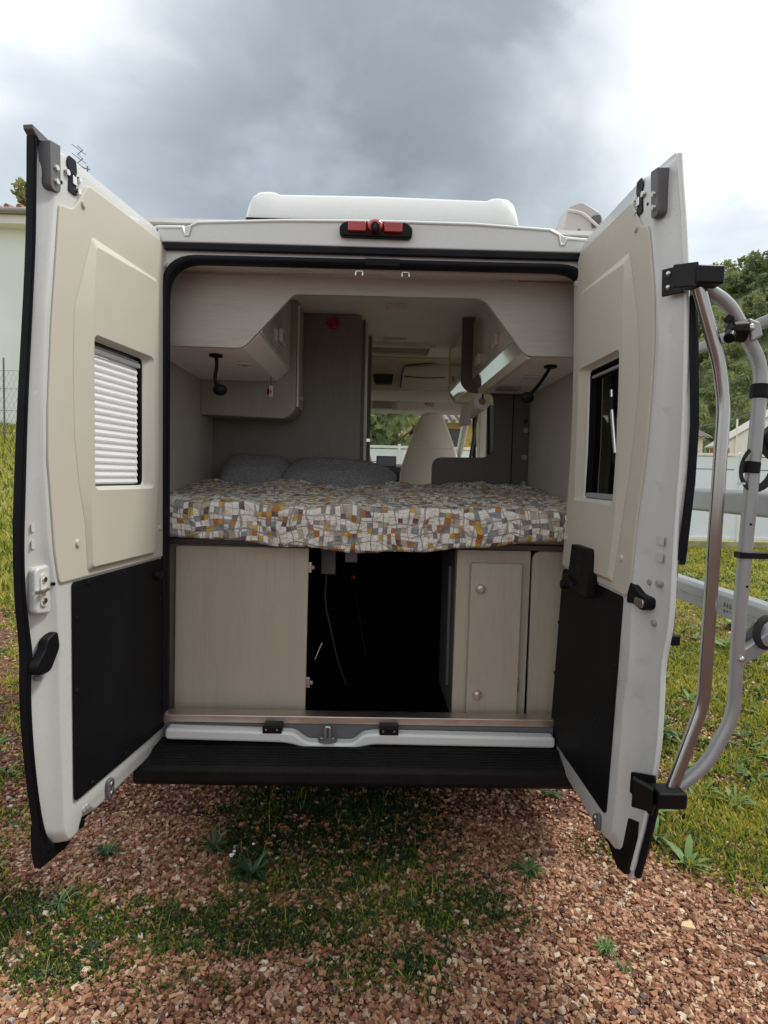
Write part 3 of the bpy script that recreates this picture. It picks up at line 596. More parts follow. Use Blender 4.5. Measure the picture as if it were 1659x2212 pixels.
def make_door(side, P, A, L, win, rec, trim, plat, crest, blk, skin, kind):
    fn = P
    rad = [0.015] * len(A); rad[0] = rad[-1] = 0.05; rad[24] = rad[25] = 0.07
    for i in (8, 9, 10, 11, 12, 13, 14, 15, 16, 17, 18): rad[i] = 0.03
    A_ = round_poly(A, rad, 3); L_ = round_poly(L, rad, 3)
    cz = Vector((0.28, 1.4))
    def inset(pts, d):
        o_ = []; n_ = len(pts)
        for i in range(n_):
            p, a, b_ = Vector(pts[i]), Vector(pts[i - 1]), Vector(pts[(i + 1) % n_]); tt = (b_ - a); tt = tt.normalized() if tt.length > 1e-9 else Vector((1, 0))
            o_.append(tuple(p + Vector((-tt.y, tt.x)) * d))
        return o_
    I_ = inset(A_, 0.012)
    mb = MB(); wn = [(win[0], win[2]), (win[1], win[2]), (win[1], win[3]), (win[0], win[3])]; wn = round_poly(wn, 0.02, 3)
    loops = [[Vector((u, 0, z)) for u, z in I_], [Vector((u, 0, z)) for u, z in wn]]
    flat = [p for l in loops for p in l]; mb.add(flat, [tuple(t_) for t_ in tessellate_polygon(loops)])
    mb.loft([UW(I_, 0.0), UW(inset(A_, 0.004), -0.003), UW(A_, -0.011), UW([(a[0] * .4 + l[0] * .6, a[1] * .4 + l[1] * .6) for a, l in zip(A_, L_)], -0.024), UW([(a[0] * .12 + l[0] * .88, a[1] * .12 + l[1] * .88) for a, l in zip(A_, L_)], -0.034), UW(L_, -0.036)], False, False)
    mb.loft([UW(wn, 0.0), UW(wn, -0.05)], False, False)
    d = mb.build('rear_door', JAMB, van, fn=fn, cuts=CUTS, angle=70)
    bmesh_merge(d)
    d['label'] = 'left rear door swung open, white blind in its window' if side < 0 else 'right rear door swung open, dark tinted window'
    # outer skin
    sk = round_poly(skin, 0.015, 3)
    MB().prism(UW(sk, -0.048), (0, 0.011, 0), [UW(wn, -0.048)]).build('outer_skin', WHITE, d, 0.003, fn=fn, cuts=CUTS)
    bx('window_pane', win[0] - 0.01, win[1] + 0.01, -0.030, -0.025, win[2] - 0.01, win[3] + 0.01, GLASS if kind == 'blind' else TINT, d, fn=fn, cuts=CUTS)
    # trim panel with raised window surround
    hl = round_poly([(rec[0], rec[2]), (rec[1], rec[2]), (rec[1], rec[3]), (rec[0], rec[3])], 0.025, 5)
    tr_ = round_poly(trim, 0.014, 3); ti = inset(tr_, 0.004); mb = MB(); lo = [[Vector((u, 0.0062, z)) for u, z in ti], [Vector((u, 0.0062, z)) for u, z in hl]]
    mb.add([p for l in lo for p in l], [tuple(t_) for t_ in tessellate_polygon(lo)])
    mb.loft([UW(tr_, 0.0005), UW(tr_, 0.003), UW(inset(tr_, 0.001), 0.0052), UW(ti, 0.0062)], False, False)
    o_ = mb.build('trim_panel', TRIM, d, fn=fn, cuts=CUTS); bmesh_merge(o_); o_.data.set_sharp_from_angle(angle=R(14))
    pl_ = round_poly(plat, 0.01, 2); cr = round_poly(crest, 0.01, 2)
    mb = MB(); PH = 0.019; lo = [[Vector((u, PH, z)) for u, z in cr], [Vector((u, PH, z)) for u, z in hl]]
    mb.add([p for l in lo for p in l], [tuple(t_) for t_ in tessellate_polygon(lo)])
    mb.loft([UW(pl_, 0.0068), UW(cr, PH)], False, False)
    wi = round_poly([(win[0], win[2]), (win[1], win[2]), (win[1], win[3]), (win[0], win[3])], 0.014, 5)
    mb.loft([UW(hl, PH), UW([(a[0] * .4 + b_[0] * .6, a[1] * .4 + b_[1] * .6) for a, b_ in zip(hl, wi)], 0.004), UW(wi, -0.003)], False, False)
    o_ = mb.build('window_surround', TRIM, d, fn=fn, cuts=CUTS, angle=60); bmesh_merge(o_)
    bv = o_.modifiers.new('bevel', 'BEVEL'); bv.width = 0.009; bv.segments = 4; bv.limit_method = 'ANGLE'; bv.angle_limit = R(5); bv.harden_normals = True
    MB().loft([UW(wi, -0.0035), UW(inset(wi, 0.004), -0.0045), UW(inset(wi, 0.004), -0.028)], False, False).build('window_frame', BLACK, d, fn=fn, cuts=CUTS, angle=60)
    # lower black panel
    MB().prism(UW(round_poly(blk, [0.012, 0.02, 0.012, 0.03], 4), 0.001), (0, 0.006, 0)).build('lower_panel', BLACKP, d, 0.002, fn=fn, cuts=CUTS)
    return d
def bmesh_merge(o_):
    bm = bmesh.new(); bm.from_mesh(o_.data); bmesh.ops.remove_doubles(bm, verts=bm.verts[:], dist=0.0004); bmesh.ops.recalc_face_normals(bm, faces=bm.faces[:])
    bm.to_mesh(o_.data); bm.free(); o_.data.shade_smooth()
def disc(name, P, d, u, z, w0, w1, r, mat, seg=14):
    return MB().add(*ring_cyl(u, z, w0, w1, r, seg)).build(name, mat, d, fn=P, angle=50)
def ring_cyl(u, z, w0, w1, r, seg):
    v0 = [(u + r * math.cos(2 * math.pi * i / seg), w0, z + r * math.sin(2 * math.pi * i / seg)) for i in range(seg)]
    v1 = [(u + r * 0.8 * math.cos(2 * math.pi * i / seg), w1, z + r * 0.8 * math.sin(2 * math.pi * i / seg)) for i in range(seg)]
    return v0 + v1, [tuple(range(seg)), tuple(range(seg, 2 * seg))] + [(i, (i + 1) % seg, seg + (i + 1) % seg, seg + i) for i in range(seg)]
# left door
trimL = [(-.030, 1.184), (.587, 1.184), (.606, 1.28), (.629, 1.52), (.627, 1.66), (.610, 1.886), (.573, 2.214), (.524, 2.222), (.506, 2.238), (.446, 2.322), (.02, 2.332), (-.040, 2.27)]
platL = [(.069, 1.20), (.462, 1.20), (.472, 1.345), (.499, 1.458), (.519, 1.595), (.522, 1.79), (.515, 1.956), (.433, 2.182), (.044, 2.182), (.043, 2.015), (.043, 1.541)]
crestL = [(.082, 1.212), (.452, 1.212), (.458, 1.345), (.457, 1.458), (.456, 1.595), (.452, 1.79), (.446, 1.956), (.426, 2.155), (.056, 2.168), (.055, 2.015), (.055, 1.541)]
skinL = [(-0.050, .45), (0.440, .415), (0.520, .385), (0.629, .395), (0.614, .44), (0.634, .58), (0.658, .785), (0.660, 1.03), (0.678, 1.28), (0.668, 1.51), (0.646, 1.75), (0.628, 1.94), (0.616, 2.134), (0.612, 2.30), (0.616, 2.362), (0.500, 2.382), (0.020, 2.384), (-0.055, 2.31)]
dl = make_door(-1, PL, LEFT_A, LEFT_L, (.130, .440, 1.452, 1.886), (.085, .441, 1.440, 1.900), trimL, platL, crestL, [(-.012, .528), (.530, .528), (.531, 1.178), (-.004, 1.178)], skinL, 'blind')
# rubber seal along the free edge of the left door
jb = LEFT_L[6:20] + [(.622, 2.368)]; so = [(0.622, .42), (0.637, .50), (0.654, .60), (0.678, .785), (0.684, .92), (0.680, 1.00), (0.685, 1.06), (0.697, 1.17), (0.700, 1.30), (0.695, 1.42), (0.678, 1.65), (0.654, 1.90), (0.639, 2.08), (0.634, 2.20), (0.630, 2.362)]
jb = [tuple(p) for p in smooth_path([Vector((a, b)) for a, b in jb], 2)]; so = [tuple(p) for p in smooth_path([Vector((a, b)) for a, b in so], 2)]
lerp = lambda a, b, q: (a[0] * (1 - q) + b[0] * q, a[1] * (1 - q) + b[1] * q)
MB().loft([UW([lerp(a, b, q) for a, b in zip(jb, so)], w_) for q, w_ in ((-0.10, -0.036), (0.0, -0.026), (0.30, -0.020), (0.5, -0.026), (0.62, -0.030), (0.8, -0.026), (0.97, -0.031), (1.0, -0.046))], False, False, closed=False).build('rubber_seal', RUBBER, dl, fn=PL, angle=80)
for u, z in ((.471, 2.256), (-.018, 2.255), (.508, 1.289), (.021, 1.294)): disc('trim_cap', PL, dl, u, z, 0.006, 0.012, 0.011, TRIM)
# pleated blind
mb = MB(); v = []; f = []
npl = 18; z0, z1 = 1.458, 1.848
for k in range(2 * npl + 1):
    z = z0 + (z1 - z0) * (k - (0.45 if k % 2 else 0)) / (2 * npl); w_ = -0.003 if k % 2 else -0.015
    ue = 0.160 if k % 2 else 0.146
    v += [(ue, w_, z), (0.440, w_, z)]
    if k: f.append((2 * k - 2, 2 * k - 1, 2 * k + 1, 2 * k))
mb.add(v, f).build('pleated_blind', BLIND, dl, fn=PL, angle=10, smooth=False)
bx('blind_rail', .146, .440, -0.018, 0.0, 1.850, 1.866, RAIL, dl, 0.002, fn=PL)
bx('blind_rail', .146, .440, -0.022, -0.006, 1.869, 1.875, GREYP, dl, 0.002, fn=PL)
bx('blind_channel', .131, .150, -0.024, -0.021, 1.45, 1.888, BLACK, dl, 0.002, fn=PL)
for u, z in ((.264, 1.165), (.457, 1.164), (.020, 1.03), (.008, .861), (.0, .645), (.253, .546), (.444, .543), (.515, .856), (.515, 1.071)):
    disc('panel_bolt', PL, dl, u, z, 0.006, 0.010, 0.008, BLACK)
disc('rubber_stop', PL, dl, .040, 1.120, 0.006, 0.022, 0.020, RUBBER)
# latch recess plate and fittings at the top (both doors)
def top_fittings(P, d, u0, z0, bu, bz):
    MB().prism(UW(round_poly([(u0 - .018, z0 - .045), (u0 + .018, z0 - .045), (u0 + .016, z0 + .01), (u0 + .026, z0 + .03), (u0 + .018, z0 + .05), (u0 - .014, z0 + .05), (u0 - .018, z0 + .02), (u0 - .010, z0)], 0.006), 0.0015), (0, 0.003, 0)).build('latch_slot', BLACK, d, fn=P)
    bx('latch_pawl', u0 - .014, u0 + .004, 0.002, 0.008, z0 - .02, z0 + .004, CHROME, d, 0.002, fn=P)
    for du, dz in ((.026, .0), (-.028, .006), (-.024, -.028)): disc('screw', P, d, u0 + du, z0 + dz, 0.0, 0.009, 0.010, CHROME, 8)
    disc('drain_hole', P, d, u0 + .045, z0 - .035, 0.0005, 0.002, 0.005, BLACK, 10)
    blk_ = MB().prism(UW(round_poly([(bu - .020, bz - .075), (bu + .020, bz - .078), (bu + .022, bz + .045), (bu - .02, bz + .052)], [.016, .016, .003, .003]), -0.028), (0, 0.034, 0)).build('stop_block', DGREY, d, 0.004, fn=P)
    for dz in (-.015, -.050): disc('bolt', P, d, bu, bz + dz, 0.004, 0.012, 0.009, ZINC, 8)
top_fittings(PL, dl, .513, 2.312, .588, 2.315)
# drip edge at the top corner
MB().prism(UW([(.560, 2.362), (.616, 2.356), (.640, 2.372), (.642, 2.384), (.560, 2.376)], -0.048), (0, 0.028, 0)).build('drip_edge', DGREY, dl, 0.003, fn=PL)
# striker boss on the jamb
MB().prism(UW(round_poly([(.606, 1.105), (.672, 1.115), (.668, 1.238), (.612, 1.242)], 0.016), -0.03), (0, 0.026, 0)).build('striker_boss', JAMB, dl, 0.008, seg=3, fn=PL)
MB().prism(UW(round_poly([(.628, 1.130), (.655, 1.133), (.655, 1.222), (.628, 1.222)], 0.012), -0.004), (0, 0.004, 0)).build('striker_plate', EDGE, dl, 0.001, fn=PL)
for z in (1.205, 1.148): disc('screw', PL, dl, .642, z, 0.0, 0.004, 0.009, ZINC)
MB().tube([(.634, 0.004, 1.178), (.665, 0.010, 1.176), (.700, 0.012, 1.179)], 0.0055, 8).build('striker_bar', CHROME, dl, fn=PL)
disc('hole', PL, dl, .603, 1.186, -0.006, 0.0015, 0.0055, BLACK, 10)
disc('screw', PL, dl, .645, .935, -0.028, -0.012, 0.007, GREYP)
pull = MB().prism(UW(round_poly([(.640, 1.040), (.596, 1.056), (.586, 1.007), (.626, .950), (.674, .950), (.684, .978), (.645, 1.018)], 0.014), -0.022), (0, 0.028, 0)).build('pull_handle', BLACK, dl, 0.008, seg=3, fn=PL)
for z in (1.300, 1.345): MB().prism(UW(round_poly([(.640, z - .012), (.664, z - .012), (.664, z + .012), (.640, z + .012)], .004), -0.021), (0, 0.0015, 0)).build('embossed_pad', JAMB, dl, fn=PL)
MB().prism(UW(round_poly([(.330, .440), (.368, .446), (.368, .512), (.330, .508)], 0.018), 0.0), (0, 0.012, 0)).build('lower_bracket', DGREY, dl, 0.004, fn=PL)
for z in (.492, .462): disc('bolt', PL, dl, .349, z, 0.011, 0.016, 0.008, ZINC, 10)
disc('latch_hole', PL, dl, .488, .438, -0.008, 0.0015, 0.016, BLACK, 14)
for u in (.462, .478): disc('bolt', PL, dl, u, .478, 0.0, 0.003, 0.010, GREYP, 12)
MB().prism(UW([(.44, .412), (.505, .412), (.572, .428), (.600, .470), (.640, .52), (.640, .44), (.628, .388), (.52, .380)], -0.052), (0, 0.022, 0)).build('lower_corner_trim', BLACK, dl, 0.003, fn=PL)
MB().prism(UW([(.10, .440), (.44, .425), (.44, .408), (.10, .425)], -0.046), (0, 0.01, 0)).build('bottom_seal', RUBBER, dl, 0.003, fn=PL)
# right door
trimR = [(-.070, 1.172), (.528, 1.168), (.545, 1.21), (.554, 1.397), (.580, 1.58), (.594, 1.74), (.602, 1.87), (.597, 2.01), (.566, 2.188), (.556, 2.210), (.522, 2.220), (.474, 2.293), (.452, 2.318), (.02, 2.328), (-.052, 2.265)]
platR = [(.050, 1.19), (.425, 1.19), (.455, 1.351), (.483, 1.507), (.505, 1.658), (.524, 1.79), (.510, 1.94), (.445, 2.178), (.034, 2.185), (.030, 2.015), (.028, 1.541)]
crestR = [(.062, 1.202), (.412, 1.202), (.430, 1.351), (.430, 1.507), (.428, 1.658), (.427, 1.79), (.424, 1.94), (.432, 2.150), (.046, 2.170), (.042, 2.015), (.040, 1.541)]
skinR = [(-0.090, .45), (0.400, .400), (0.560, .372), (0.614, .368), (0.644, .43), (0.674, .62), (0.699, .80), (0.680, 1.0), (0.696, 1.15), (0.696, 1.29), (0.717, 1.54), (0.712, 1.67), (0.690, 1.88), (0.672, 2.075), (0.652, 2.22), (0.636, 2.368), (0.500, 2.380), (0.020, 2.382), (-0.070, 2.31)]
dr = make_door(1, PR, RIGHT_A, RIGHT_L, (.100, .405, 1.440, 1.890), (.040, .406, 1.428, 1.906), trimR, platR, crestR, [(-.050, .500), (.512, .500), (.500, 1.162), (-.056, 1.164)], skinR, 'dark')
MB().tube(smooth_path([(u + 0.003, -0.036, z) for u, z in RIGHT_L[7:22]], 1), 0.0075, 10).build('door_lip', WHITE, dr, fn=PR, angle=80)
for u, z in ((.488, 2.228), (-.025, 2.234), (.475, 1.273), (-.045, 1.280)): disc('trim_cap', PR, dr, u, z, 0.006, 0.012, 0.011, TRIM)
bx('blind_rail', .110, .402, -0.018, -0.006, 1.862, 1.872, RAIL, dr, 0.002, fn=PR)
bx('blind_rail', .112, .402, -0.020, -0.002, 1.442, 1.460, RAIL, dr, 0.003, fn=PR)
for a, b_, r_, mt in ((( .276, -0.012, 1.800), (.281, -0.012, 1.765), .006, CHROME), ((.279, -0.012, 1.775), (.286, -0.012, 1.735), .010, BLACK), ((.284, -0.012, 1.740), (.327, -0.012, 1.592), .007, CHROME), ((.327, -0.012, 1.592), (.332, -0.012, 1.560), .009, BLACK)):
    MB().cyl(a, b_, r_, seg=10).build('stay_arm', mt, dr, fn=PR)
for u, z in ((.06, 1.14), (.40, 1.14), (-.05, .95), (-.05, .75), (-.045, .56), (.25, .515), (.46, .515), (.50, .70), (.49, .95), (.30, .62), (.38, .74)): disc('panel_bolt', PR, dr, u, z, 0.006, 0.010, 0.007, BLACK)
disc('rubber_stop', PR, dr, -.015, 1.105, 0.006, 0.022, 0.020, RUBBER)
hb = MB().prism(UW(round_poly([(.108, 1.130), (.308, 1.118), (.290, 1.276), (.128, 1.276)], [.004, .004, .018, .006]), 0.008), (0, 0.034, 0)).build('handle_cover', BLACK, dr, 0.006, seg=3, fn=PR)
MB().prism(UW([(.085, 1.152), (.20, 1.138), (.20, 1.150), (.10, 1.166)], 0.036), (0, 0.018, 0)).build('release_lever', BLACK, hb, 0.003, fn=PR)
top_fittings(PR, dr, .503, 2.306, .598, 2.290)
lk = MB().prism(UW(round_poly([(.528, 1.150), (.566, 1.156), (.628, 1.148), (.650, 1.160), (.648, 1.186), (.60, 1.190), (.566, 1.208), (.530, 1.212)], 0.010), -0.024), (0, 0.029, 0)).build('lock_mechanism', BLACK, dr, 0.003, fn=PR)
MB().prism(UW(round_poly([(.585, 1.156), (.640, 1.156), (.640, 1.180), (.585, 1.180)], 0.010), 0.0), (0, 0.009, 0)).build('lock_bolt', ZINC, lk, 0.002, fn=PR)
for u, z in ((.614, 1.226), (.662, 1.230)): disc('jamb_screw', PR, dr, u, z, -0.03, -0.014, 0.010, GREYP)
disc('jamb_screw', PR, dr, .650, 1.120, -0.03, -0.016, 0.010, GREYP)
for z in (1.30, 1.345): MB().prism(UW(round_poly([(.626, z - .012), (.668, z - .012), (.668, z + .012), (.626, z + .012)], .004), -0.022), (0, 0.0015, 0)).build('embossed_pad', JAMB, dr, fn=PR)
MB().prism(UW(round_poly([(.434, .424), (.484, .428), (.480, .484), (.436, .466)], 0.018), 0.0), (0, 0.012, 0)).build('lower_bracket', DGREY, dr, 0.004, fn=PR)
for z in (.462, .442): disc('bolt', PR, dr, .456, z, 0.011, 0.015, 0.007, ZINC, 10)
MB().prism(UW([(.40, .405), (.49, .398), (.56, .372), (.615, .385), (.640, .47), (.648, .560), (.600, .548), (.585, .47), (.54, .425), (.48, .428)], -0.036), (0, 0.016, 0)).build('lower_corner_trim', BLACK, dr, 0.004, fn=PR)
MB().tube(smooth_path([(.640, -0.046, .40), (.682, -0.046, .55), (.704, -0.046, .66)], 2), 0.010, 8).build('lower_edge_seal', RUBBER, dr, fn=PR)
MB().tube([PR(.708, -0.052, 1.30), PR(.722, -0.052, 1.50), PR(.722, -0.052, 1.65), PR(.702, -0.052, 1.88), PR(.690, -0.052, 1.98)], 0.011, 8).build('outer_edge_seal', RUBBER, dr)

# --- interior
bx('wall_lining', -0.952, -0.93, 0.05, 2.7, 0.55, 2.43, LINING, van)
bx('wall_lining', 0.91, 0.932, 0.05, 1.45, 0.55, 2.43, LINING, van)
bx('ceiling', -0.93, 0.91, 0.05, 2.45, 2.430, 2.445, CEIL, van)
bd = MB().prism(XZ(round_poly([(-0.928, 1.997), (-0.522, 1.994), (-0.465, 2.055), (-0.325, 2.209), (0.425, 2.213), (0.60, 1.992), (0.908, 1.996), (0.908, 2.284), (-0.928, 2.276)], [0, .03, .01, .02, .04, .03, 0, 0, 0]), 0.150), (0, 0.018, 0)).build('overhead_panel', WOODH, van, 0.002)
bx('ceiling_strip', -0.80, 0.78, 0.10, 0.16, 2.288, 2.36, EDGE, van, 0.004)
# left overhead locker
lk1 = MB().prism(XZ([(-0.928, 1.996), (-0.522, 1.996), (-0.467, 2.050), (-0.463, 2.056), (-0.463, 2.429), (-0.928, 2.429)], 0.170), (0, 0.83, 0)).build('overhead_locker', CEIL, van, 0.003)
bx('locker_door', -0.463, -0.452, 0.172, 0.992, 2.060, 2.420, LACQ, lk1, 0.003)
hd = bx('locker_handle', -0.452, -0.432, 0.58, 0.68, 2.118, 2.178, EDGE, lk1, 0.006)
bx('locker_latch', -0.433, -0.428, 0.60, 0.66, 2.132, 2.164, GREYP, lk1, 0.003)
# reading lamp, sockets below left locker
def lamp(p0, p1, hd_, name_lab):
    o_ = MB().cyl((p0[0], p0[1], 1.994), (p0[0], p0[1], 1.985), 0.028, seg=18).build('reading_lamp', BLACK, van, 0.002)
    o_['label'] = name_lab
    MB().tube(smooth_path([p0, p1[0], p1[1], hd_], 2), 0.0075, 10).build('lamp_stem', BLACK, o_)
    MB().ball(hd_, (0.030, 0.020, 0.024)).build('lamp_head', BLACK, o_); return o_
lamp((-0.668, 0.30, 1.99), ((-0.662, 0.30, 1.95), (-0.675, 0.30, 1.885)), (-0.645, 0.28, 1.846), 'black gooseneck reading lamp hanging on the left')
lamp((0.758, 0.35, 1.99), ((0.735, 0.345, 1.95), (0.70, 0.34, 1.90)), (0.655, 0.32, 1.852), 'black straight-necked reading lamp hanging on the right')
bx('socket', -0.615, -0.555, 0.45, 0.50, 1.985, 1.996, EDGE, lk1, 0.004)
MB().cyl((-0.585, 0.475, 1.980), (-0.585, 0.475, 1.990), 0.012).build('socket_cap', GREYP, lk1)
# hanging cabinet over the bed
hc = MB().prism(XZ(round_poly([(-0.929, 1.812), (-0.475, 1.80), (-0.422, 1.852), (-0.422, 2.428), (-0.929, 2.428)], [0, .02, .02, 0, 0]), 1.002), (0, 0.246, 0)).build('hanging_cabinet', HANG, van, 0.003)
bx('cabinet_door', -0.421, -0.410, 1.02, 1.235, 1.865, 2.41, LACQ, hc, 0.003)
MB().cyl((-0.410, 1.13, 1.925), (-0.395, 1.13, 1.925), 0.013, 0.016).build('knob', CHROME, hc, 0.002)
# bulkhead left with edge trims, passage post
bw = MB().prism(XZ(round_poly([(-0.929, 0.55), (-0.075, 0.55), (-0.075, 2.425), (-0.929, 2.425)], [0, 0, .04, 0]), 1.25), (0, 0.05, 0)).build('bathroom_wall', BULK, van, 0.003)
bx('edge_trim', -0.074, -0.060, 1.255, 1.30, 0.55, 2.40, BULKD, bw, 0.002)
bx('edge_trim', -0.060, -0.042, 1.285, 1.315, 0.55, 2.395, EDGE, bw, 0.002)
bx('sliding_door_edge', -0.060, -0.022, 1.78, 1.84, 0.55, 2.427, BULK, van, 0.003)
bx('door_latch', -0.052, -0.018, 1.30, 1.33, 1.700, 1.725, CHROME, bw, 0.004)
# right bulkhead with arch cut-out
rb = MB().prism(XZ(round_poly([(0.345, 0.56), (0.908, 0.56), (0.908, 2.428), (0.500, 2.428), (0.500, 2.045), (0.548, 2.000), (0.690, 1.996), (0.698, 1.930), (0.700, 1.626), (0.345, 1.620)], [0, 0, 0, 0, .03, .03, .07, .02, .07, .06], 6), 1.25), (0, 0.022, 0)).build('arched_partition', BULKD, van, 0.002)
bx('panel_seam', 0.808, 0.812, 1.246, 1.251, 1.42, 1.99, DARK, rb)
for z in (1.787, 1.63, 1.475): MB().cyl((0.885, 1.232, z), (0.885, 1.251, z), 0.015, 0.018, seg=16).build('rubber_button', GREYP, rb, 0.002)
MB().cyl((0.885, 1.23, 1.84), (0.885, 1.251, 1.84), 0.012, seg=12).build('rubber_button', CABD, rb, 0.002)
# right overhead locker (rear) with shiny strip
lk2 = MB().prism(XZ([(0.908, 1.996), (0.612, 1.996), (0.596, 2.014), (0.574, 2.060), (0.574, 2.429), (0.908, 2.429)], 0.170), (0, 1.07, 0)).build('overhead_locker', CEIL, van, 0.003)
bx('locker_door', 0.562, 0.574, 0.172, 1.24, 2.072, 2.405, LACQ, lk2, 0.003)
MIRR = M('mirror_finish_strip', (0.90, 0.93, 0.95), 0.07, 1.0, var=0.02)
MB().prism(XZ([(0.562, 2.066), (0.572, 2.070), (0.603, 2.022), (0.592, 2.014)], 0.172), (0, 1.065, 0)).build('light_strip', MIRR, lk2, 0.001)
MB().prism(XZ([(0.592, 2.010), (0.603, 2.018), (0.640, 1.990), (0.612, 1.984)], 0.172), (0, 1.065, 0)).build('lower_profile', CABT, lk2, 0.003)
for y in (0.50, 0.95):
    bx('locker_handle', 0.542, 0.562, y, y + 0.09, 2.112, 2.165, EDGE, lk2, 0.005)
bx('socket', 0.70, 0.80, 0.60, 0.66, 1.984, 1.996, EDGE, lk2, 0.003)
bx('vent', 0.66, 0.78, 0.95, 1.05, 1.982, 1.996, GREYP, lk2, 0.003)
# front right locker beyond the partition
prof = round_poly([(0.905, 2.045), (0.590, 2.045), (0.545, 2.10), (0.545, 2.428), (0.905, 2.428)], [0, .05, .03, 0, 0], 5)
lk3 = MB().prism(XZ(prof, 1.275), (0, 0.80, 0)).build('overhead_locker', CEIL, van, 0.003)
bx('locker_door', 0.533, 0.545, 1.28, 2.06, 2.115, 2.41, LACQ, lk3, 0.003)
MB().prism(XZ([(0.538, 2.110), (0.548, 2.112), (0.590, 2.052), (0.580, 2.046)], 1.28), (0, 0.79, 0)).build('light_strip', MIRR, lk3, 0.001)
MB().prism(XZ(round_poly([(0.905, 2.030), (0.585, 2.030), (0.528, 2.10), (0.528, 2.428), (0.905, 2.428)], [0, .06, .04, 0, 0], 6), 2.075), (0, 0.018, 0)).build('end_panel', EDGE, lk3, 0.003)
bx('locker_handle', 0.520, 0.533, 1.85, 1.91, 2.15, 2.195, EDGE, lk3, 0.004)
# ceiling lamps and hatch
cl1 = bx('ceiling_lamp', 0.052, 0.170, 1.015, 1.095, 2.418, 2.431, EDGE, van, 0.004); bx('lamp_lens', 0.075, 0.148, 1.035, 1.075, 2.414, 2.418, PAPER, cl1, 0.002)
cl2 = bx('ceiling_lamp', 0.050, 0.214, 1.82, 1.92, 2.422, 2.431, EDGE, van, 0.004); bx('lamp_lens', 0.070, 0.195, 1.84, 1.90, 2.418, 2.422, PAPER, cl2, 0.002)
hf = MB().prism([(a, b, 2.405) for a, b in round_poly([(-0.06, 1.96), (0.42, 1.98), (0.42, 2.30), (-0.06, 2.30)], .02)], (0, 0, 0.024), [[(a, b, 2.405) for a, b in round_poly([(-0.03, 2.0), (0.385, 2.01), (0.385, 2.27), (-0.03, 2.27)], .02)]]).build('roof_vent_frame', CEIL, van, 0.003)
bx('vent_blind', -0.03, 0.385, 2.0, 2.27, 2.424, 2.428, GREYP, hf)
# cab: overhead shelf, visor, windscreen, dash, seats
co = MB().prism(YZ([(2.40, 2.445), (2.50, 2.46), (2.60, 2.40), (2.64, 2.195), (2.75, 2.165), (3.3, 2.165), (3.3, 2.46), (2.5, 2.50)], -0.93), (1.84, 0, 0)).build('overhead_shelf', CABT, van, 0.008)
bx('shelf_lip', -0.93, 0.905, 2.43, 2.50, 2.415, 2.432, EDGE, co, 0.006)
MB().prism(XZ(round_poly([(0.205, 2.21), (0.85, 2.21), (0.85, 2.44), (0.228, 2.375)], .03), 2.585), (0, 0.04, 0)).build('pocket_lid', CABT, co, 0.006)
MB().tube(smooth_path([(0.205, 2.583, 2.21), (0.222, 2.580, 2.375), (0.25, 2.580, 2.39), (0.56, 2.580, 2.425), (0.85, 2.580, 2.45)], 1), 0.005, 6).build('lid_gap', CABD, co)
MB().tube(smooth_path([(0.235, 2.583, 2.305), (0.40, 2.583, 2.292), (0.56, 2.583, 2.303)], 2), 0.004, 6).build('lid_slot', CABD, co)
MB().prism(XZ(round_poly([(0.005, 2.238), (0.138, 2.238), (0.150, 2.318), (-0.015, 2.315)], .01), 2.575), (0, 0.05, 0)).build('overhead_console', CABD, co, 0.005)
bx('roof_header', -0.93, 0.905, 3.10, 3.40, 2.09, 2.20, CABT, van, 0.01)
vs_ = MB().prism(XZ(round_poly([(0.195, 2.088), (0.757, 2.098), (0.752, 2.160), (0.70, 2.172), (0.20, 2.207)], .018), 3.06), (0, 0.03, 0)).build('sun_visor', CABT, van, 0.01, seg=3)
bx('warning_label', 0.437, 0.532, 3.054, 3.061, 2.122, 2.168, EDGE, vs_)
for k in range(3): bx('label_print', 0.472, 0.525, 3.052, 3.055, 2.130 + k * 0.011, 2.134 + k * 0.011, DGREY, vs_)
MB().cyl((0.457, 3.051, 2.146), (0.457, 3.055, 2.146), 0.010).build('label_symbol', DGREY, vs_)
bx('interior_light', -0.012, 0.158, 3.07, 3.11, 2.105, 2.150, GREYP, van, 0.008)
MB().prism(YZ([(3.36, 2.10), (3.365, 2.10), (4.205, 1.48), (4.20, 1.48)], -0.90), (1.78, 0, 0)).build('windscreen', GLASS, van)
for x in (-0.93, 0.88): MB().tube([(x, 3.38, 2.15), (x, 4.25, 1.48)], 0.035, 10).build('windscreen_pillar', CABT, van)
ds = MB().prism(YZ([(3.30, 0.6), (3.25, 1.45), (3.34, 1.60), (3.55, 1.625), (4.2, 1.50), (4.3, 0.6)], -0.92), (1.81, 0, 0)).build('dashboard', CABD, van, 0.02)
bx('touch_screen', 0.030, 0.210, 3.20, 3.26, 1.588, 1.688, CABD, ds, 0.006)
SCR = M('dark_screen_glass', (0.02, 0.025, 0.035), 0.08, var=0.1); bx('screen_glass', 0.042, 0.198, 3.196, 3.20, 1.598, 1.678, SCR, ds)
MB().tube([(0.154 + 0.020 * math.cos(a), 3.19, 1.527 + 0.020 * math.sin(a)) for a in [i * 2 * math.pi / 24 for i in range(25)]], 0.0035, 6).build('dial_ring', PAPER, ds)
MB().cyl((0.154, 3.19, 1.527), (0.154, 3.25, 1.527), 0.013).build('dial', CABD, ds)
MB().tube([(0.149, 3.185, 1.520), (0.149, 3.185, 1.535), (0.158, 3.185, 1.536), (0.159, 3.185, 1.520)], 0.0022, 6).build('dial_mark', PAPER, ds)
bx('switch', 0.08, 0.11, 3.19, 3.25, 1.545, 1.557, PAPER, ds, 0.002)
